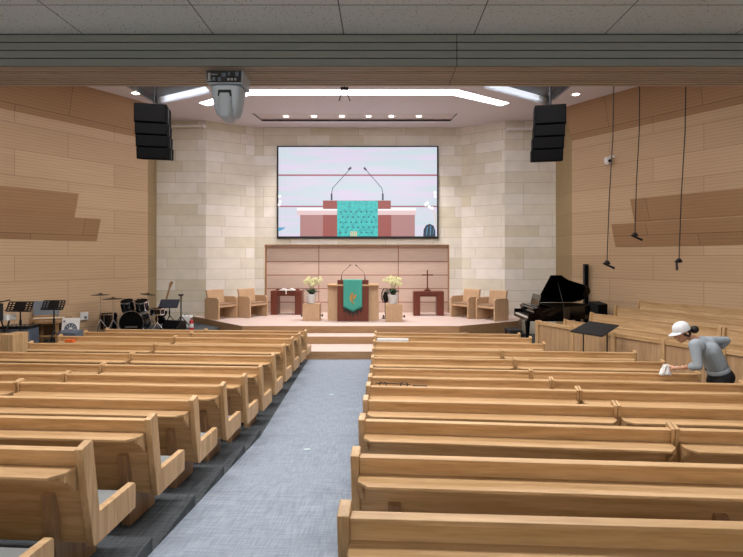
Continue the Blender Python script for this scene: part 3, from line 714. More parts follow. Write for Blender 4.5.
# stage armchairs: box chair with solid side panels
def armchair(x, y, rz, label, group):
    t = empty('stage_armchair', (x, y, ST), rz, label, 'chair', group)   # faces local -Y
    for s in (-1, 1):
        MB().prism([(-.30, 0), (.30, 0), (.30, .60), (.22, .66), (-.22, .66), (-.30, .60)], s*.36-.025, s*.36+.025, 'YZ').build('side_panel', M['oak_pale'], t, bevel=.006)
    MB().box(-.335, .335, -.28, .25, .36, .42).build('seat', M['oak_pale'], t)
    MB().box(-.33, .33, -.27, .22, .421, .47).build('seat_cushion', M['cushion_tan'], t, bevel=.01)
    MB().prism([(.18, .42), (.25, .42), (.33, .86), (.30, .88), (.26, .86)], -.33, .33, 'YZ').build('backrest', M['oak_pale'], t, bevel=.006)
    MB().box(-.335, .335, .24, .27, .02, .40).build('rear_panel', M['oak_red'], t)
    return t
M['cushion_tan'] = plain('cushion_tan', '94795f', .8)
armchair(-4.93, 15.95, 1.05, 'pale wood box armchair on the stage left side, nearer the stone corner', 'box armchairs at the left of the stage')
armchair(-4.10, 16.45, 1.0, 'pale wood box armchair on the stage left side, nearer the side table', 'box armchairs at the left of the stage')
armchair(3.30, 15.6, -.95, 'pale wood box armchair on the stage right side, nearer the piano', 'box armchairs at the right of the stage')
armchair(2.62, 16.25, -.92, 'pale wood box armchair on the stage right side, nearer the cross table', 'box armchairs at the right of the stage')

# ================================================================== PIANO
pn = empty('grand_piano', (3.92, 13.15, 0), 0, 'black grand piano with its lid propped open beside the stage', 'piano')
pn.scale = (1, 1, 1.1)
out = [(.0, .0), (.66, .0), (.76, .10), (.92, .24), (1.15, .36), (1.40, .48), (1.60, .64), (1.70, .86), (1.70, 1.1), (1.60, 1.33), (1.40, 1.42), (0, 1.42)]
MB().prism(out, .74, 1.06).build('case', M['black_gloss'], pn, bevel=.008)
inn = [(.42+(p[0]-.42)*.95 if p[0] > .42 else .42, .71+(p[1]-.71)*.92) for p in out if p[0] > .3]+[(.42, 1.36)]
MB().prism([(.42, .06)]+inn[0:], 1.061, 1.066).build('soundboard', M['brass'], pn)
MB().box(-.24, .02, .06, 1.36, .74, .80).box(-.22, .0, .0, .06, .74, .92).box(-.22, .0, 1.36, 1.42, .74, .92).build('key_bed', M['black_gloss'], pn, bevel=.006)
kb = MB().box(-.20, -.04, .08, 1.34, .80, .825, 0)
for i in range(35):
    y = .1+i*.0354
    if i % 7 not in (2, 6): kb.box(-.14, -.04, y+.012, y+.03, .825, .84, 1)
kb.build('keyboard', [M['ivory'], M['black']], pn)
MB().prism([(-.02, .82), (.02, .82), (.03, 1.0), (-.06, 1.04), (-.08, 1.02)], -1.34, -.08, 'XZ').build('fallboard', M['black_gloss'], pn)
MB().box(.14, .17, .35, 1.08, 1.07, 1.33, M=Matrix.Translation((.14, 0, 1.07)) @ Matrix.Rotation(.25, 4, 'Y') @ Matrix.Translation((-.14, 0, -1.07))).build('music_desk', M['black_gloss'], pn, bevel=.01)
th = math.radians(30)
def lidp(x, y, dz=0):
    w_ = 1.42-y; return (x, 1.42-w_*math.cos(th)-dz*math.sin(th), 1.07+w_*math.sin(th)+dz*math.cos(th))
lp = [p for p in out if p[0] >= .6]; lp = [(.38, .0)]+lp+[(.38, 1.42)]
lp = [(min(p[0]+.02, 1.72), p[1]) for p in lp]
lb = MB(); n = len(lp); vs = [lidp(*p) for p in lp]+[lidp(*p, dz=.022) for p in lp]
lb.add(vs, [tuple(range(n))[::-1], tuple(range(n, 2*n))]+[(i, (i+1) % n, n+(i+1) % n, n+i) for i in range(n)])
lb.build('lid', M['black_gloss'], pn)
MB().tube([(.72, .12, 1.06), lidp(.70, .35)], .011, 8).build('lid_prop', M['black'], pn)
for (lx, ly) in ((.12, .12), (.12, 1.28), (1.45, 1.1)):
    MB().lathe([(.035, .08), (.045, .12), (.05, .3), (.075, .62), (.08, .74)], 12, M=Matrix.Translation((lx, ly, 0))).lathe([(.0001, 0), (.03, .01), (.035, .04), (.03, .08)], 10, M=Matrix.Translation((lx, ly, 0))).build('leg', M['black_gloss'], pn)
ly_ = MB().tube([(.2, .62, .12), (.2, .66, .74)], .015, 6).tube([(.2, .80, .12), (.2, .76, .74)], .015, 6).box(.1, .28, .58, .84, .08, .13)
for i in range(3): ly_.box(.02, .12, .63+.06*i, .66+.06*i, .09, .105)
ly_.build('pedal_lyre', M['black'], pn)
pb = empty('piano_bench', (3.50, 13.85, 0), 0, 'black padded piano bench at the keyboard end of the grand piano', 'bench')
MB().box(-.17, .17, -.30, .30, .44, .54).build('seat', M['black_soft'], pb, bevel=.02)
for sx in (-.14, .14):
    for sy in (-.26, .26): MB().box(sx-.02, sx+.02, sy-.02, sy+.02, 0, .44).build('leg', M['black'], pb)
cs = empty('column_speaker', (5.745, 14.66, 0), 0, 'tall thin black column speaker behind the tail of the grand piano', 'speaker')
MB().box(-.06, .06, -.06, .06, .55, 2.25).build('cabinet', M['black'], cs, bevel=.008)
MB().box(-.05, .05, -.066, -.06, .6, 2.2).build('grille', M['grille'], cs)
MB().box(-.07, .07, -.08, .08, 0, .55).build('subwoofer', M['black'], cs, bevel=.01)
fm = empty('floor_speaker', (5.72, 13.75, .41), .4, 'small black box speaker standing on the choir tier by the right wall', 'speaker')
MB().prism([(-.16, 0), (.16, 0), (.14, .36), (-.16, .30)], -.18, .18, 'YZ').build('cabinet', M['black_soft'], fm, bevel=.01)
MB().box(-.15, .15, -.175, -.16, .03, .29).build('grille', M['grille'], fm)
fm.location = (5.75, 13.85, .90)
fm2 = MB().box(-.02, .02, -.02, .02, -.9, 0).lathe([(.2, -.9), (.2, -.88), (.03, -.86)], 14).build('stand', M['black'], fm)

# music desk with two posts in front of the barrier
md = empty('conductor_desk', (0, 0, 0), 0, 'wide black tilted music desk on two thin posts in front of the choir barrier', 'music stand')
c4 = [W(570, 331, 9.35), W(602, 336, 9.35), W(619, 325, 9.9), W(589, 321, 9.9)]
ctr = sum(c4, Vector())/4; md.location = (ctr.x, ctr.y, 0)
vs = [tuple(p-Vector((ctr.x, ctr.y, 0))) for p in c4]; vs2 = [(p[0], p[1], p[2]-.02) for p in vs]
MB().add(vs+vs2, [(0, 1, 2, 3), (7, 6, 5, 4), (0, 4, 5, 1), (1, 5, 6, 2), (2, 6, 7, 3), (3, 7, 4, 0)]).build('desk_top', M['black_soft'], md)
z_ = ctr.z-.03
for qx in (-.22, .22):
    MB().tube([(qx, 0, .02), (qx, 0, z_-.0)], .012, 8).build('post', M['darkmetal'], md)
    MB().box(qx-.03, qx+.03, -.25, .25, 0, .03).build('foot', M['black'], md)
MB().box(-.22, .22, -.015, .015, .30, .34).build('crossbar', M['black'], md)

# ================================================================== HANGING SPEAKERS
def linearray(px0, px1, py0, py1, s, label, cables):
    d = 11.0; x0, x1 = (px0-382)/520*d, (px1-382)/520*d; wd = (x1-x0)*.86; cxx = (x0+x1)/2-s*.02; zt = CAMZ-(py0-258)/520*d; hh = (py1-py0)/520*d
    t = empty('hanging_speaker_array', (cxx, d, zt), -s*.22, label, 'speaker', 'hanging speaker arrays')
    zc = 0; a = 0; y = 0; hs = [.40, .245, .245, .24]; tot = sum(hs); 
    for i, h in enumerate(hs):
        h = h*hh/tot; sh = -s*-1*0
        dx = s*-.022*i
        Mx = Matrix.Translation((dx, -.03*i, zc)) @ Matrix.Rotation(.05*i, 4, 'X')
        MB().prism([(-wd/2, -h+.008), (wd/2-.01, -h+.008), (wd/2, 0), (-wd/2, 0)] if i else [(-wd/2, -h+.008), (wd/2, -h+.008), (wd/2, 0), (-wd/2, 0)], -.28, .26, 'XZ', M=Mx).build('speaker_box', M['array_black'], t, bevel=.008)
        g = MB().box(-wd/2+.03, wd/2-.03, -.29, -.275, -h+.03, -.025, M=Mx); g.build('grille', M['grille'], t)
        for q in (-1, 1): MB().box(q*(wd/2+.004)-.006, q*(wd/2+.004)+.006, -.12, -.05, -h+.02, -.02, M=Mx).build('side_bracket', M['darkmetal'], t)
        zc -= h
    MB().box(-wd/2*.8, wd/2*.8, -.15, .15, 0, .03).build('flying_frame', M['darkmetal'], t)
    top = HALLZ-zt+.225
    if cables:
        for q in cables: MB().tube([(q, 0, .02), (q, 0, top+.0)], .012, 6).build('suspension_cable', M['darkmetal'], t)
    else:
        MB().tube([(.02, 0, .02), (.02, 0, top)], .028, 8).build('suspension_pole', M['darkmetal'], t)
linearray(134.5, 169.5, 107, 160.5, -1, 'black speaker array of four stacked boxes hanging from two cables at the left', (.02, .09))
linearray(533, 567.5, 108, 162.5, 1, 'black speaker array of four stacked boxes hanging from one pole at the right', None)

# roller screen tubes up on the stone
for x0, x1, y, s in ((-7.0, -5.64, 126, 'left'), (3.98, 5.4, 129, 'right')):
    z = CAMZ+(258-y)/520*16.45
    t = empty('blind_tube', ((x0+x1)/2, 16.45, z), 0, 'thin white horizontal tube high on the %s stone wall behind the speaker' % s, 'tube', 'white tubes on the stone walls')
    L_ = x1-x0
    MB().tube([(-L_/2, 0, 0), (L_/2, 0, 0)], .04, 10).build('tube', M['white'], t)
    for q in (-1, 1): MB().box(q*L_/2-.015, q*L_/2+.015, -.05, .15, -.05, .05).build('bracket', M['white'], t)

# ---- PTZ camera hanging under the beam, seen from its rear
pc = empty('ceiling_camera', (-.742, 2.52, H(.883)), 0, 'white remote video camera hanging upside down under the slatted beam', 'camera')
MB().prism([(-.088, 0), (.088, 0), (.083, -.062), (-.083, -.062)], -.07, .075, 'XZ').build('base_housing', M['cam_white'], pc, bevel=.004)
MB().prism([(-.084, -.003), (.084, -.003), (.080, -.058), (-.080, -.058)], .076, .079, 'XZ').build('connector_panel', M['black'], pc)
pt = MB()
for i, (x, z, wv, hv, mi) in enumerate([(-.068, -.03, .012, .03, 1), (-.045, -.022, .03, .004, 1), (-.046, -.044, .014, .016, 2), (-.02, -.044, .014, .016, 2), (.0, -.025, .018, .018, 2), (.022, -.045, .01, .01, 1), (.038, -.045, .01, .01, 1), (.054, -.045, .01, .01, 1), (.025, -.02, .01, .014, 2), (.062, -.02, .016, .02, 2), (-.068, -.05, .018, .006, 1)]):
    pt.box(x-wv/2, x+wv/2, -.084, -.078, z-hv/2, z+hv/2, mi-1)
pt.build('sockets', [M['steel'], M['slate']], pc)
def ring_loft(secs, name, mat, parent, bevel=.0):
    b = MB(); vs = []; fs = []; n = 24
    for (z, rx, ry, oy) in secs:
        for k in range(n):
            a = 2*PI*k/n; ca, sa = math.cos(a), math.sin(a)
            e_ = .55; vs.append((rx*math.copysign(abs(ca)**e_, ca), oy+ry*math.copysign(abs(sa)**e_, sa), z))
    for i in range(len(secs)-1):
        for k in range(n): fs.append((i*n+k, i*n+(k+1) % n, (i+1)*n+(k+1) % n, (i+1)*n+k))
    fs.append(tuple(range(n))[::-1]); fs.append(tuple(range((len(secs)-1)*n, len(secs)*n)))
    b.add(vs, fs, 0, smooth=True); return b.build(name, mat, parent)
ring_loft([(-.062, .062, .058, 0), (-.07, .076, .07, 0), (-.085, .074, .068, 0), (-.12, .070, .062, 0), (-.165, .062, .055, 0), (-.195, .052, .045, 0), (-.205, .04, .03, 0)], 'yoke', M['cam_white'], pc)
MB().prism([(-.030, -.09), (.030, -.09), (.032, -.12), (-.032, -.12)], .066, .072, 'XZ').build('vent_slot', M['black'], pc)
ring_loft([(-.105, .030, .03, -.045), (-.14, .032, .036, -.045), (-.19, .033, .05, -.03), (-.215, .026, .06, -.02), (-.222, .018, .05, -.02)], 'lens_head', M['cam_white'], pc)

# ---- wall camera on the right wall
yc = 14.16; wc = Vector((RW(yc)+.05, yc-.05, H(2.67)))
wcam = empty('wall_camera', tuple(wc), 0, 'small white camera on a bracket high on the right wooden wall', 'camera')
MB().box(-.12, .14, -.04, .04, .05, .11).build('bracket', M['white'], wcam, bevel=.01)
MB().lathe([(.0001, -.14), (.06, -.13), (.09, -.06), (.09, .05), (.06, .07), (.0001, .07)], 16, M=Matrix.Translation((-.16, 0, 0))).build('head', M['white'], wcam)
MB().lathe([(.0001, 0), (.04, 0), (.04, .03), (.0001, .03)], 14, M=Matrix.Translation((-.16, -.10, -.05)) @ Matrix.Rotation(PI/2, 4, 'X')).build('lens', M['black_gloss'], wcam)

# ---- hanging microphones
def hangmic(px, py, pxt, d, nm, tilt):
    p = W(px, py, d); q = W(pxt, 88, d); 
    t = empty('hanging_microphone', tuple(p), 0, nm, 'microphone', 'hanging choir microphones')
    top = HALLZ-p.z; dx = (q.x-p.x)/(q.z-p.z)*top
    MB().tube([(0, 0, .04), (dx*.3, 0, top*.3), (dx*.62+.03, 0, top*.6), (dx, 0, top)], .010, 6).build('cable', M['black_soft'], t)
    MB().ball((0, 0, .03), (.06, .03, .05), 10, 6).box(-.08, .06, -.02, .02, -.01, .03).build('clip', M['black'], t)
    MB().tube([(-.05, 0, .0), (-.05+tilt*.2, -.02, -.09-(.08 if not tilt else 0))], [.02, .026], 8).build('microphone', M['black'], t)
hangmic(607, 264, 613, 11.0, 'black choir microphone on the hanging cable nearest the wall camera', 1)
hangmic(635, 236, 639, 11.4, 'black choir microphone hanging on the middle cable and highest of the three', 1)
hangmic(679, 262, 685, 10.7, 'black choir microphone pointing straight down, on the cable farthest from the stage', 0)
hk = empty('hanging_sensor', tuple(W(344.5, 90, 13.2)), 0, 'tiny two-pronged black fitting hanging below the ceiling over the stage steps', 'fitting')
MB().tube([(0, 0, HALLZ-hk.location.z), (0, 0, .06)], .012, 6).box(-.1, .1, -.02, .02, .0, .07).build('bar', M['darkmetal'], hk)
for s in (-1, 1): MB().tube([(s*.06, 0, .05), (s*.07, 0, -.08), (s*.14, 0, -.28)], .014, 6).build('prong', M['darkmetal'], hk)

# ================================================================== BAND CORNER
BZ = .421
def mstand(px, py, pxb, d, wpx, hpx, label, grid=True, tilt=.5, rz=0, base=BZ):
    """music stand: desk centred at px,py"""
    p = W(px, py, d); t = empty('music_stand', (p.x, d, base), rz, label, 'music stand', 'black music stands')
    wd = wpx/520*d; hd = hpx/520*d; h = p.z-base
    T = Matrix.Translation((0, -.02, h)) @ Matrix.Rotation(-tilt, 4, 'X')
    b = MB()
    if grid:
        for i in range(8): x = -wd/2+wd*i/7; b.box(x-.012, x+.012, -.006, .006, -hd/2, hd/2, M=T)
        for i in range(5): z = -hd/2+hd*i/4; b.box(-wd/2, wd/2, -.006, .006, z-.012, z+.012, M=T)
        b.box(-.1, .1, -.008, .004, -hd/2, hd/2, M=T)
    else: b.box(-wd/2, wd/2, -.006, .006, -hd/2, hd/2, M=T)
    b.box(-wd/2, wd/2, -.05, 0, -hd/2-.01, -hd/2+.005, M=T)
    b.build('desk', M['black'] if grid else M['slate_dark'], t)
    MB().tube([(0, 0, .35), (0, 0, h)], .014, 8).lathe([(.024, 0), (.024, .1)], 10, M=Matrix.Translation((0, 0, h*.6))).build('pole', M['black'], t)
    for k in range(3):
        a = k*2*PI/3+.4; MB().tube([(0, 0, .42), (.30*math.cos(a), .30*math.sin(a), .012)], .012, 6).build('leg', M['black'], t)
    return t
M['slate_dark'] = plain('slate_dark', '2e3542', .5)
mstand(20.5, 306.5, 19, 11.05, 24, 10, 'black music stand with a pierced desk in front of the organ, nearest the keyboard')
mstand(54, 305, 53, 11.3, 21, 9.5, 'black music stand with a pierced desk beside the round-logo poster')
mstand(169.5, 303.5, 169.5, 14.4, 19, 10, 'music stand with a solid slate desk beside the drum kit', grid=False, tilt=.7)

# drum kit
DZ = BZ
M['drum_shell'] = plain('drum_shell', '0d0e11', .15)
def drum(name, loc, r, h, axis, label=None, cat=None, legs=False, parent=None, head='skin', group=None):
    t = empty(name, loc, 0, label, cat, group) if parent is None else None
    par = t or parent
    R = {'Z': Matrix(), 'Y': Matrix.Rotation(PI/2, 4, 'X'), 'T': Matrix.Rotation(.35, 4, 'X')}[axis]
    T = R if parent is None else Matrix.Translation(loc) @ R
    if parent is None and axis == 'Y': T = Matrix.Translation((0, 0, r+.02)) @ R
    if parent is None and axis == 'Z': T = Matrix.Translation((0, 0, 0)) @ R
    shell = MB().lathe([(r, -h/2), (r, h/2)], 24, M=T).build('shell' if parent is None else 'tom_shell', M['drum_shell'], par)
    hoop = MB()
    for z in (-h/2, h/2): hoop.lathe([(r*.98, z-.015), (r*1.03, z-.015), (r*1.03, z+.015), (r*.98, z+.015)], 24, M=T, cap=False)
    for k in range(8):
        a = k*PI/4; hoop.tube([(r*1.03*math.cos(a), r*1.03*math.sin(a), -h*.48), (r*1.03*math.cos(a), r*1.03*math.sin(a), h*.48)], .008, 5, M=T)
    hoop.build('hoops', M['chrome'], shell)
    MB().lathe([(.0001, h/2+.004), (r*.97, h/2+.004), (r*.97, -h/2-.004), (.0001, -h/2-.004)], 24, M=T).build('head', M[head], shell)
    return par
dx, dy = -6.48, 13.55
bd = drum('bass_drum', (dx+.05, dy, DZ), .31, .42, 'Y', 'black bass drum lying on its side with two toms mounted on top', 'drum')
MB().prism([(-.16, .21), (.16, .21), (.16, .25), (-.16, .25)], .216, .22, 'XZ').build('name_strip', M['steel'], bd)
for s in (-1, 1):
    MB().tube([(s*.1, 0, .56), (s*.16, 0, .72)], .012, 6).build('tom_arm', M['chrome'], bd)
    MB().tube([(s*.24, -.1, .25), (s*.36, -.22, .01)], .01, 6).build('spur', M['chrome'], bd)
    drum('rack_tom', (s*.19, -.02, .76), .155, .24, 'T', parent=bd)
ft = drum('floor_tom', (dx-.62, dy-.05, DZ+.36), .21, .38, 'Z', 'black floor tom on chrome legs at the wall side of the bass drum', 'drum')
for k in range(3): a = k*2*PI/3; MB().tube([(.22*math.cos(a), .22*math.sin(a), .1), (.24*math.cos(a), .24*math.sin(a), -.36)], .01, 6).build('leg', M['chrome'], ft)
sn = drum('snare_drum', (dx+.52, dy+.25, DZ+.58), .18, .15, 'Z', 'snare drum on a low stand at the stage side of the bass drum', 'drum')
MB().tube([(0, 0, -.08), (0, 0, -.4)], .012, 6).build('stand_pole', M['chrome'], sn)
for k in range(3): a = k*2*PI/3; MB().tube([(0, 0, -.3), (.25*math.cos(a), .25*math.sin(a), -.57)], .01, 6).build('leg', M['chrome'], sn)
def cymbal(px, py, d, r, label, tilt=0, hat=False):
    p = W(px, py, d); t = empty('cymbal_stand', (p.x, d, DZ), 0, label, 'cymbal', 'cymbals of the drum kit'); h = p.z-DZ
    T = Matrix.Translation((0, 0, h)) @ Matrix.Rotation(tilt, 4, 'Y')
    for q in ((0, .04) if hat else (0,)):
        MB().lathe([(.0001, .035), (.03, .03), (.045, .012), (r*.6, .002), (r, -.012), (r, -.015), (.0001, .0)], 28, M=T @ Matrix.Translation((0, 0, -q))).build('cymbal', M['brass'], t)
    MB().tube([(0, 0, .4), (0, 0, h+.05)], .011, 8).build('pole', M['chrome'], t)
    for k in range(3): a = k*2*PI/3+.3; MB().tube([(0, 0, .45), (.28*math.cos(a), .28*math.sin(a), .012)], .012, 6).build('leg', M['chrome'], t)
cymbal(100.5, 294.5, 13.1, .22, 'dark cymbal on a chrome stand standing farthest from the stage')
cymbal(113, 298.5, 13.05, .25, 'largest dark cymbal, low over the floor tom')
cymbal(148, 294, 14.25, .2, 'dark cymbal on a stand behind the toms, highest at the stage side', .12)
cymbal(138, 300, 14.35, .18, 'dark cymbal pair set low behind the toms', 0, True)
# bass guitar on its stand
gt = empty('bass_guitar', (-6.25, 14.75, DZ), 0, 'dark bass guitar leaning upright on a stand at the corner of the stone wall', 'guitar')
T = Matrix.Translation((0, 0, .35)) @ Matrix.Rotation(.22, 4, 'Y') @ Matrix.Rotation(-.15, 4, 'X')
body = [(-.10, -.2), (-.16, -.12), (-.15, 0), (-.10, .06), (-.14, .15), (-.13, .23), (-.07, .2), (-.04, .12), (.04, .12), (.07, .18), (.12, .17), (.12, .08), (.09, 0), (.15, -.08), (.13, -.18), (.0, -.23)]
MB().prism(body, -.02, .02, 'XZ', M=T).build('body', M['black_gloss'], gt, bevel=.006)
MB().box(-.022, .022, -.025, .005, .1, .84, M=T).build('neck', M['oak_red'], gt)
MB().prism([(-.03, .84), (.03, .84), (.06, 1.0), (.0, 1.03), (-.04, .95)], -.0, .02, 'XZ', M=T).build('headstock', M['tan_wood'], gt)
MB().tube([(0, .12, .0), (0, .1, .75)], .012, 6).tube([(-.2, -.05, .01), (0, .1, .35), (.2, -.05, .01)], .012, 6).tube([(-.1, 0, .14), (0, .08, .16), (.1, 0, .14)], .012, 6).build('stand', M['black'], gt)
# speaker pole stand
sp = empty('microphone_boom_stand', W(181, 318, 14.5).xyz*1.0, 0, 'tall black pole stand with a flared top between the music stand and the extinguisher', 'stand')
sp.location = (W(181, 318, 14.5).x, 14.5, DZ)
hh = W(181, 295, 14.5).z-DZ
MB().tube([(0, 0, .1), (0, 0, hh)], .018, 8).build('pole', M['black'], sp)
MB().lathe([(.03, hh-.03), (.08, hh+.0), (.08, hh+.02), (.03, hh+.02)], 12).build('top_cap', M['black'], sp)
for k in range(3): a = k*2*PI/3; MB().tube([(0, 0, .38), (.32*math.cos(a), .32*math.sin(a), .012)], .014, 6).build('leg', M['black'], sp)
def wedge_mon(loc, rz, label, s=1.0, mat='black'):
    t = empty('floor_monitor', loc, rz, label, 'speaker', None)
    MB().prism([(-.22*s, 0), (.20*s, 0), (.20*s, .12*s), (-.02*s, .34*s), (-.22*s, .30*s)], -.26*s, .26*s, 'YZ').build('cabinet', M[mat], t, bevel=.01)
    Tm = Matrix.Translation((0, .09*s, .235*s)) @ Matrix.Rotation(math.atan2(.22, -.22)-PI/2, 4, 'X')
    MB().box(-.24*s, .24*s, -.12*s, .12*s, -.006, .006, M=Matrix.Translation((0, .096*s, .238*s)) @ Matrix.Rotation(-PI/4, 4, 'X')).build('grille', M['grille'], t)
    return t
wedge_mon((W(173, 322, 13.9).x, 13.9, DZ), PI*.9, 'black wedge floor monitor below the slate music stand')
# fire extinguisher, white box
fe = empty('fire_extinguisher', (W(191.5, 325, 14.4).x, 14.4, DZ), 0, 'red fire extinguisher with a white label beside the stage front', 'extinguisher')
fe.scale = (.72, .72, .66)
MB().lathe([(.075, 0), (.085, .01), (.085, .36), (.06, .42), (.03, .44), (.03, .47), (.0001, .47)], 18).build('cylinder', M['red'], fe)
MB().lathe([(.0865, .12), (.0865, .28)], 18).build('label_band', M['white'], fe)
MB().box(-.05, .05, -.02, .02, .47, .50).tube([(.0, 0, .50), (.08, -.02, .54)], .01, 6).tube([(.03, 0, .48), (.11, -.02, .36), (.10, -.02, .18)], .012, 6).build('handle', M['black'], fe)
wb = empty('small_case', (W(186, 322, 14.95).x, 15.0, DZ), 0, 'small white case standing behind the fire extinguisher', 'case')
MB().box(-.15, .15, -.1, .1, 0, .34).build('body', M['white'], wb, bevel=.02); MB().tube([(-.06, 0, .34), (-.05, 0, .39), (.05, 0, .39), (.06, 0, .34)], .01, 6).build('handle', M['grey_plastic'], wb)

# wall sockets
def socket(px, py, label):
    y = (5.7, )  # solve wall hit
    k_ = (px-382)/520; yy = (-6.87-.63*14.82)/(k_-.63); x = LW(yy); z = CAMZ-(py-258)/520*yy
    t = empty('wall_socket', (x+.02, yy-.02, z), math.atan(.63)*0+math.radians(32.2), label, 'socket')
    t.rotation_euler = (0, 0, PI/2-math.atan(.63))
    MB().box(-.10, .10, -.03, .01, -.10, .10).build('plate', M['white'], t, bevel=.008)
    MB().lathe([(.035, 0), (.035, .02), (.0001, .02)], 12, M=Matrix.Translation((.02, -.035, -.03)) @ Matrix.Rotation(PI/2, 4, 'X')).build('plug', M['grey_plastic'], t)
socket(83.5, 316, 'white wall socket with a plug low on the left wooden wall near the drums')

# organ with bench-like frame and grey panel
k_ = (37-382)/520
og = empty('electric_organ', (-7.90, 12.42, BZ), .3, 'small tan wooden organ with a grey back panel by the left wall', 'organ')
og.scale = (.62, .8, .8)
MB().box(-.62, .62, -.28, .28, .62, .72).box(-.62, -.54, -.26, .26, 0, .62).box(.54, .62, -.26, .26, 0, .62).box(-.54, .54, .2, .24, .1, .6).build('console', M['tan_wood'], og, bevel=.008)
MB().box(-.62, .25, .02, .08, .78, 1.22, M=Matrix.Translation((0, .0, 0))).build('back_panel', M['grey_plastic'], og, bevel=.01)
MB().box(-.55, .2, -.12, .06, .72, .80).build('shelf', M['tan_wood'], og)
MB().box(-.5, .5, -.26, -.08, .721, .745).build('keyboard', M['ivory'], og)
os_ = empty('wooden_stool', (-7.66, 11.98, BZ), .2, 'square tan wooden stool under the black music stand by the poster', 'stool')
MB().box(-.25, .25, -.18, .18, .50, .55).build('seat', M['tan_wood'], os_, bevel=.006)
for sx in (-.21, .21):
    for sy in (-.14, .14): MB().box(sx-.025, sx+.025, sy-.025, sy+.025, 0, .50).build('leg', M['tan_wood'], os_)
MB().box(-.2, .2, -.15, -.13, .2, .24).build('stretcher', M['tan_wood'], os_)
# amplifier
am = empty('guitar_amplifier', (-7.98, 11.45, BZ), .1, 'blue-grey box amplifier with dark top edge on the band platform', 'amplifier')
MB().box(-.30, .30, -.2, .2, 0, .46).build('cabinet', M['slate'], am, bevel=.015)
MB().box(-.28, .28, -.206, -.2, .03, .36).build('grille', M['grey_plastic'], am)
MB().box(-.31, .31, -.21, .21, .46, .52).build('control_panel', M['black'], am, bevel=.008)
for i in range(6): MB().lathe([(.02, 0), (.018, .02), (.0001, .02)], 8, M=Matrix.Translation((-.22+.085*i, -.1, .52))).build('knob', M['steel'], am)
# keyboard on stand with a laptop-like white body at the frame edge
ky = empty('stage_keyboard', (-8.22, 11.05, BZ), .0, 'white stage keyboard on a black stand at the far left edge', 'keyboard')
MB().box(-.30, .35, -.14, .14, .68, .80).build('body', M['white'], ky, bevel=.012)
MB().box(-.28, .33, -.13, .0, .801, .81).build('keys', M['ivory'], ky)
for s in (-1, 1):
    MB().tube([(s*.22, -.12, .02), (s*.22, .12, .68)], .016, 6).build('leg', M['black'], ky); MB().tube([(s*.22, .12, .02), (s*.22, -.12, .68)], .016, 6).build('leg', M['black'], ky)
MB().tube([(-.22, 0, .35), (.22, 0, .35)], .012, 6).build('crossbar', M['black'], ky)
ms = empty('microphone_stand', (-7.95, 10.75, BZ), 0, 'black microphone stand with a short boom beside the white keyboard', 'stand')
MB().tube([(0, 0, .02), (0, 0, 1.08)], .014, 8).build('pole', M['black'], ms)
MB().tube([(-.28, 0, 1.13), (.0, 0, 1.08), (.26, 0, 1.13)], .015, 6).build('boom', M['black'], ms)
MB().box(-.09, .09, -.05, .05, .70, 1.06).build('clamp_box', M['black_soft'], ms, bevel=.01)
MB().lathe([(.15, 0), (.15, .02), (.03, .03)], 16).build('base', M['black'], ms)
# poster board leaning by the wall, printed with a disc
pp = W(68.5, 326.5, 11.9)
po = empty('poster_board', (W(69, 320, 11.95).x, 11.95, BZ), .1, 'white square board printed with a grey-blue ring, leaning behind the pews', 'board')
T = Matrix.Rotation(-.18, 4, 'X')
hb = .62; z0b = .05
MB().box(-.19, .19, -.012, .012, 0.0, hb, M=T).build('board', M['white'], po)
rg = MB()
for r0, r1, mi, dd in ((.13, .155, 0, 0), (.0, .145, 0, 0)): pass
rg.lathe([(.045, 0), (.045, .004), (.14, .004), (.14, 0)], 28, cap=False, M=T @ Matrix.Translation((0.01, -.013, .36)) @ Matrix.Rotation(PI/2, 4, 'X'))
rg.build('ring_print', M['slate'], po)
rs = MB()
for k in range(10):
    a = k*PI/5; rs.box(.06, .12, -.004, .004, -.001, .0005, M=T @ Matrix.Translation((.01, -.018, .36)) @ Matrix.Rotation(PI/2, 4, 'X') @ Matrix.Rotation(a, 4, 'Z'))
rs.build('ring_marks', M['white'], po)
MB().box(-.16, -.12, -.016, -.012, .52, .56, M=T).build('corner_print', M['slate'], po)
wedge_mon((W(73, 336, 11.2).x-.08, 11.38, BZ), -.25, 'blue-grey wedge floor monitor beside the ringed board', .9, 'slate').scale = (1, 1, 1.45)
op = MB().prism([(-.08, 0), (.08, 0), (.07, .05), (-.07, .05)], -.05, .05, 'XZ').build('orange_pouch', M['orange'], None, loc=(W(66, 341, 10.0).x, 9.935+.07*4.3-.10, .75*1.04+.004))
tag(op, 'small orange pouch lying on the pew shelf near the ringed board', 'pouch')
# cloth draped over the side pew
cw = MB(); vs = []; fs = []
pf = [(-.21, .40), (-.20, .56), (-.17, .62), (.0, .72), (.10, .70), (.2, .62)]
for i in range(9):
    for j, (y, z) in enumerate(pf): vs.append((-.38+.04*i*2, y+.008*math.sin(i*2+j), z+.012*math.sin(i*1.5+j*.7)))
for i in range(8):
    for j in range(len(pf)-1): a = i*len(pf)+j; fs.append((a, a+1, a+1+len(pf), a+len(pf)))
cw.add(vs, fs, 0, smooth=True)
c2 = cw.build('pale_cloth', M['white'], None, loc=(-7.82, 10.02, -.02)); sm_ = c2.modifiers.new('s', 'SOLIDIFY'); sm_.thickness = .01
tag(c2, 'pale crumpled cloth lying on the boxy side pew by the left wall', 'cloth')

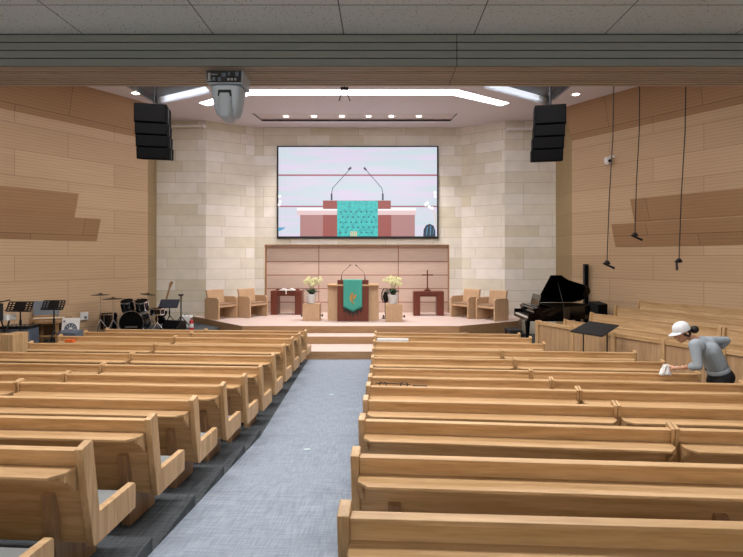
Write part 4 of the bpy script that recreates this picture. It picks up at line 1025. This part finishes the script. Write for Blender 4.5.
# things on pews and aisle
M['aisle_mark'] = plain('aisle_mark', 'b4d0d6', .3)
for px, py, nm in ((307, 450, 'nearer'), (331.5, 395, 'farther')):
    # floor spot
    best = min((abs((CAMZ-zr(y_/100))*520/(y_/100)+258-py), y_/100) for y_ in range(300, 1200))[1]
    t = MB().lathe([(.045, 0), (.045, .004), (.0001, .005)], 18).lathe([(.05, 0), (.05, .002), (.045, .002)], 18, mi=1).build('floor_marker', [M['aisle_mark'], M['steel']], None, loc=((px-382)/520*best, best, zr(best)+.0045))
    t.rotation_euler = (-math.atan(.1/.87) if best < 7.05 else 0, 0, 0)
    tag(t, 'small round pale marker in the blue aisle carpet, %s of the two from the stage' % ('farther' if nm == 'nearer' else 'nearer'), 'floor marker')
sg = MB().box(-.32, .32, -.08, .08, 0, .05).build('paper_sheets', M['white'], None, loc=(.22, rowY(9, .22)-.095, (.945*.75+.003))); sg.rotation_euler = (0, 0, -.085)
tag(sg, 'white papers lying on the shelf of a front right pew', 'paper')
gl = empty('eyeglasses', (.14, rowY(4, .14)-.10, .852), -.085, 'dark folded spectacles lying on a right pew shelf', 'glasses')
for s in (-1, 1):
    MB().tube([(s*.13+.045*math.cos(a), .0, .03+.028*math.sin(a)) for a in [i*2*PI/12 for i in range(13)]], .006, 5).build('rim', M['black'], gl)
MB().tube([(-.22, 0, .04), (-.05, .05, .03), (.2, .04, .02)], .006, 5).build('temple', M['black'], gl)
pn_ = MB().box(-.09, .09, -.03, .03, 0, .02).build('pencil_case', M['black_soft'], None, loc=(.46, rowY(4, .46)-.10, .8515), bevel=.005); pn_.rotation_euler = (0, 0, -.085)
tag(pn_, 'small black case lying next to the spectacles on the pew shelf', 'case')

# ================================================================== PERSON wiping the pews
M['skin_tone'] = plain('skin_tone', 'c4957a', .5); M['hair'] = plain('hair', '14110f', .6); M['sweat'] = plain('sweat', '9daab4', .85, noise=.12, nscale=18)
M['trouser'] = plain('trouser', '0f1013', .8); M['cap'] = plain('cap', 'dfe5ea', .7); M['shoe'] = plain('shoe', 'd0d0d0', .6); M['lip'] = plain('lip', '9a5a50', .5)
PD = 6.85
pe = empty('person', (4.42, PD, 0), 0, 'person in white cap and grey sweatshirt bending forward and wiping a pew', 'person')
O = Vector((4.42, PD, 0))
def L3(px, py, d): return W(px, py, d)-O
def remesh(parts, name, mat, parent, vox=.011, sm=3, mats=None):
    b = MB()
    for p in parts:
        if p[0] == 't':
            pts, rs = p[1], p[2]
            # dense round-capped tube
            q = []; rr = []
            for i in range(len(pts)-1):
                for k in range(6): f = k/6; q.append(Vector(pts[i]).lerp(Vector(pts[i+1]), f)); rr.append(rs[i]*(1-f)+rs[i+1]*f)
            q.append(Vector(pts[-1])); rr.append(rs[-1])
            for a, r_ in zip(q, rr): b.ball(tuple(a), r_, 12, 8)
        else: b.ball(tuple(p[1]), p[2], 16, 12, M=p[3] if len(p) > 3 else None)
    o = b.build(name, mat, parent)
    r_ = o.modifiers.new('r', 'REMESH'); r_.mode = 'VOXEL'; r_.voxel_size = vox; r_.use_smooth_shade = True
    s_ = o.modifiers.new('s', 'SMOOTH'); s_.factor = .6; s_.iterations = sm
    return o
pel = L3(719, 376, PD); wst = L3(714, 363, PD); chs = L3(707, 350, PD); nck = L3(698, 339.5, PD); hd = L3(682.5, 333, PD)
shL = L3(695, 345, PD-.17); elL = L3(698, 366, PD-.24); wrL = L3(675.5, 368.3, PD+.02); haL = L3(667.5, 366.5, PD+.10)
shR = L3(706, 342, PD+.17); elR = L3(726, 340.5, PD+.26); wrR = L3(716, 352, PD+.21)
kneeL = Vector((.03, -.10, .44)); kneeR = Vector((-.02, .13, .44)); fL = Vector((.05, -.12, .07)); fR = Vector((-.04, .14, .07))
# bare body: one continuous skin, hands with fingers
body = [('t', [pel+Vector((0, 0, -.02)), wst, chs, nck+Vector((.03, 0, -.03))], [.10, .095, .11, .07]), ('t', [nck+Vector((.02, 0, -.02)), hd+Vector((.05, 0, -.03))], [.052, .05]),
        ('t', [shL, elL, wrL], [.05, .036, .025]), ('t', [shR, elR, wrR], [.05, .036, .025]),
        ('t', [pel+Vector((0, -.08, -.03)), kneeL, fL], [.09, .055, .036]), ('t', [pel+Vector((0, .08, -.03)), kneeR, fR], [.09, .055, .036]),
        ('t', [chs+Vector((.01, -.10, .02)), chs+Vector((.01, .10, .02))], [.06, .06])]
# head: turned to -X and tipped down
HT = Matrix.Translation(hd) @ Matrix.Rotation(-.38, 4, 'Y')
def hp(x, y, z): return HT @ Vector((x, y, z))
body += [('b', (0, 0, .02), (.098, .078, .105), HT), ('b', (-.03, 0, -.045), (.062, .058, .068), HT), ('b', (-.055, 0, -.095), (.03, .03, .022), HT),
         ('t', [hp(-.093, 0, .012), hp(-.116, 0, -.028)], [.008, .014]), ('b', (-.083, 0, -.062), (.016, .024, .007), HT), ('b', (-.085, 0, -.074), (.014, .021, .008), HT),
         ('b', (.02, -.078, -.01), (.018, .01, .03), HT), ('b', (.02, .078, -.01), (.018, .01, .03), HT), ('b', (-.07, .0, .028), (.022, .05, .012), HT)]
fdir = (haL-wrL).normalized(); side_ = Vector((0, 1, 0)); dn = Vector((-.35, 0, -.94)).normalized()
palm = wrL+fdir*.05
body += [('t', [wrL, palm, palm+fdir*.035], [.025, .03, .028])]
for i, (off, l1) in enumerate(((-.030, .030), (-.010, .036), (.010, .034), (.030, .026))):
    k0 = palm+fdir*.045+side_*off; k1 = k0+(fdir*.8+dn*.4).normalized()*l1; k2 = k1+dn*(l1*.8); k3 = k2+(dn-fdir*.35).normalized()*(l1*.6)
    body.append(('t', [k0, k1, k2, k3], [.0105, .0098, .009, .008]))
t0 = palm-side_*.025+fdir*.0; body.append(('t', [t0, t0-side_*.03+fdir*.02+dn*.02, t0-side_*.025+fdir*.05+dn*.045], [.013, .011, .0095]))
fdR = Vector((-.5, -.45, -.6)).normalized(); palmR = wrR+fdR*.05; body.append(('t', [wrR, palmR], [.025, .028]))
sR = fdR.cross(Vector((0, 1, 0))).normalized()
for i in range(4):
    k0 = palmR+fdR*.03+sR*(-.03+.02*i); body.append(('t', [k0, k0+fdR*.035, k0+fdR*.06+Vector((-.01, 0, -.01))], [.010, .009, .008]))
body.append(('t', [palmR-sR*.03, palmR-sR*.055+fdR*.035], [.012, .009]))
remesh(body, 'body', M['skin_tone'], pe, vox=.0065, sm=2)
# sweatshirt
sw = [('t', [wst+Vector((.04, 0, -.045)), wst+Vector((0, 0, .04)), chs], [.128, .135, .145]), ('t', [wst+Vector((.02, -.05, -.02)), chs+Vector((0, -.07, 0))], [.115, .125]), ('t', [wst+Vector((.02, .05, -.02)), chs+Vector((0, .07, 0))], [.115, .12]),
      ('t', [chs, nck+Vector((.045, 0, -.035))], [.14, .085]), ('t', [shL+Vector((.05, .03, -.02)), shL, shL.lerp(elL, .55), elL, elL.lerp(wrL, .25)], [.10, .078, .064, .058, .052]),
      ('t', [shR+Vector((.02, -.03, -.02)), shR, shR.lerp(elR, .6), elR, elR.lerp(wrR, .45)], [.10, .078, .064, .056, .05])]
remesh(sw, 'sweatshirt', M['sweat'], pe, vox=.011, sm=3)
hem = MB(); hem.lathe([(1.0, -.03), (1.03, -.015), (1.03, .015), (1.0, .03)], 28, cap=False, M=Matrix.Translation(wst+Vector((.045, 0, -.085))) @ Matrix.Rotation(-.42, 4, 'Y') @ Matrix.Diagonal((.128, .168, 1, 1)))
hem.build('hem_band', M['sweat'], pe)
tr_ = [('t', [pel+Vector((.0, 0, .02)), pel+Vector((0, 0, -.04))], [.125, .12]), ('t', [pel+Vector((.03, -.06, .0)), pel+Vector((0, -.08, -.08)), kneeL, fL+Vector((0, 0, .06))], [.125, .105, .075, .06]), ('t', [pel+Vector((.03, .06, 0)), pel+Vector((0, .08, -.08)), kneeR, fR+Vector((0, 0, .06))], [.125, .105, .075, .06])]
remesh(tr_, 'trousers', M['trouser'], pe, vox=.011, sm=3)
for f_ in (fL, fR):
    MB().ball((f_.x-.06, f_.y, .045), (.13, .047, .044), 14, 8).build('shoe', M['shoe'], pe)
# cap, brim, hair
cp = MB(); cp.lathe([(.108, .0), (.110, .035), (.100, .075), (.070, .108), (.03, .122), (.0001, .124)], 24, M=HT @ Matrix.Translation((.004, 0, .03)) @ Matrix.Diagonal((1.02, .86, 1, 1)))
cp.build('cap', M['cap'], pe)
bpts = []; n = 14
vs = []; fs = []
for i in range(n+1):
    a = -1.15+2.3*i/n; r0 = .100; r1 = .185-.03*abs(a)
    vs.append(HT @ Vector((-r0*math.cos(a)*1.0, r0*math.sin(a)*.86, .035))); vs.append(HT @ Vector((-r1*math.cos(a), r1*math.sin(a)*.62, .012+.012*math.cos(a))))
for i in range(n): fs.append((2*i, 2*i+1, 2*i+3, 2*i+2))
o = MB().add(vs, fs, 0, smooth=True).build('cap_brim', M['cap'], pe); so = o.modifiers.new('s', 'SOLIDIFY'); so.thickness = .006
remesh([('b', (.03, 0, .005), (.078, .083, .075), HT), ('t', [hp(-.02, -.073, -.0), hp(.03, -.066, -.035), hp(.08, -.02, -.04)], [.016, .022, .02]), ('t', [hp(-.02, .073, 0), hp(.03, .066, -.035), hp(.08, .02, -.04)], [.016, .022, .02])], 'hair', M['hair'], pe, vox=.008, sm=2)
MB().ball(tuple(L3(694.5, 329.5, PD)), (.052, .05, .052), 14, 10).build('hair_bun', M['hair'], pe)
for s in (-1, 1):
    MB().ball((-.088, s*.032, .012), (.008, .014, .006), 10, 6, M=HT).build('eye', M['hair'], pe)
    MB().ball((-.086, s*.034, .032), (.008, .020, .004), 8, 5, M=HT).build('eyebrow', M['hair'], pe)
MB().ball((-.099, 0, -.068), (.006, .020, .003), 8, 5, M=HT).build('mouth', M['lip'], pe)
MB().lathe([(.030, -.006), (.030, .006)], 14, cap=False, M=Matrix.Translation(wrL+Vector((.02, 0, 0))) @ (fdir.to_track_quat('Z', 'Y').to_matrix().to_4x4())).build('bracelet', M['white'], pe)
# white rag under the hand, draped over the pew
rg = MB(); vs = []; fs = []; base = haL+O
nx_, nz_ = 9, 8
for i in range(nx_):
    for j in range(nz_):
        f = i/(nx_-1); g_ = j/(nz_-1)
        sp_ = .03+.055*g_
        vs.append((-.02-.02*g_+(f-.5)*2*sp_, -.03-.03*g_+.014*math.sin(i*1.6+j*.4), .04-.14*g_+.006*math.cos(i*1.3)))
for i in range(nx_-1):
    for j in range(nz_-1): a = i*nz_+j; fs.append((a, a+nz_, a+nz_+1, a+1))
rg.add(vs, fs, 0, smooth=True)
r2 = rg.build('cleaning_cloth', M['white'], None, loc=tuple(base+Vector((-.03, -.02, .0)))); sm_ = r2.modifiers.new('s', 'SOLIDIFY'); sm_.thickness = .012
tag(r2, 'white cleaning rag held in the hand of the person wiping the pew', 'cloth')
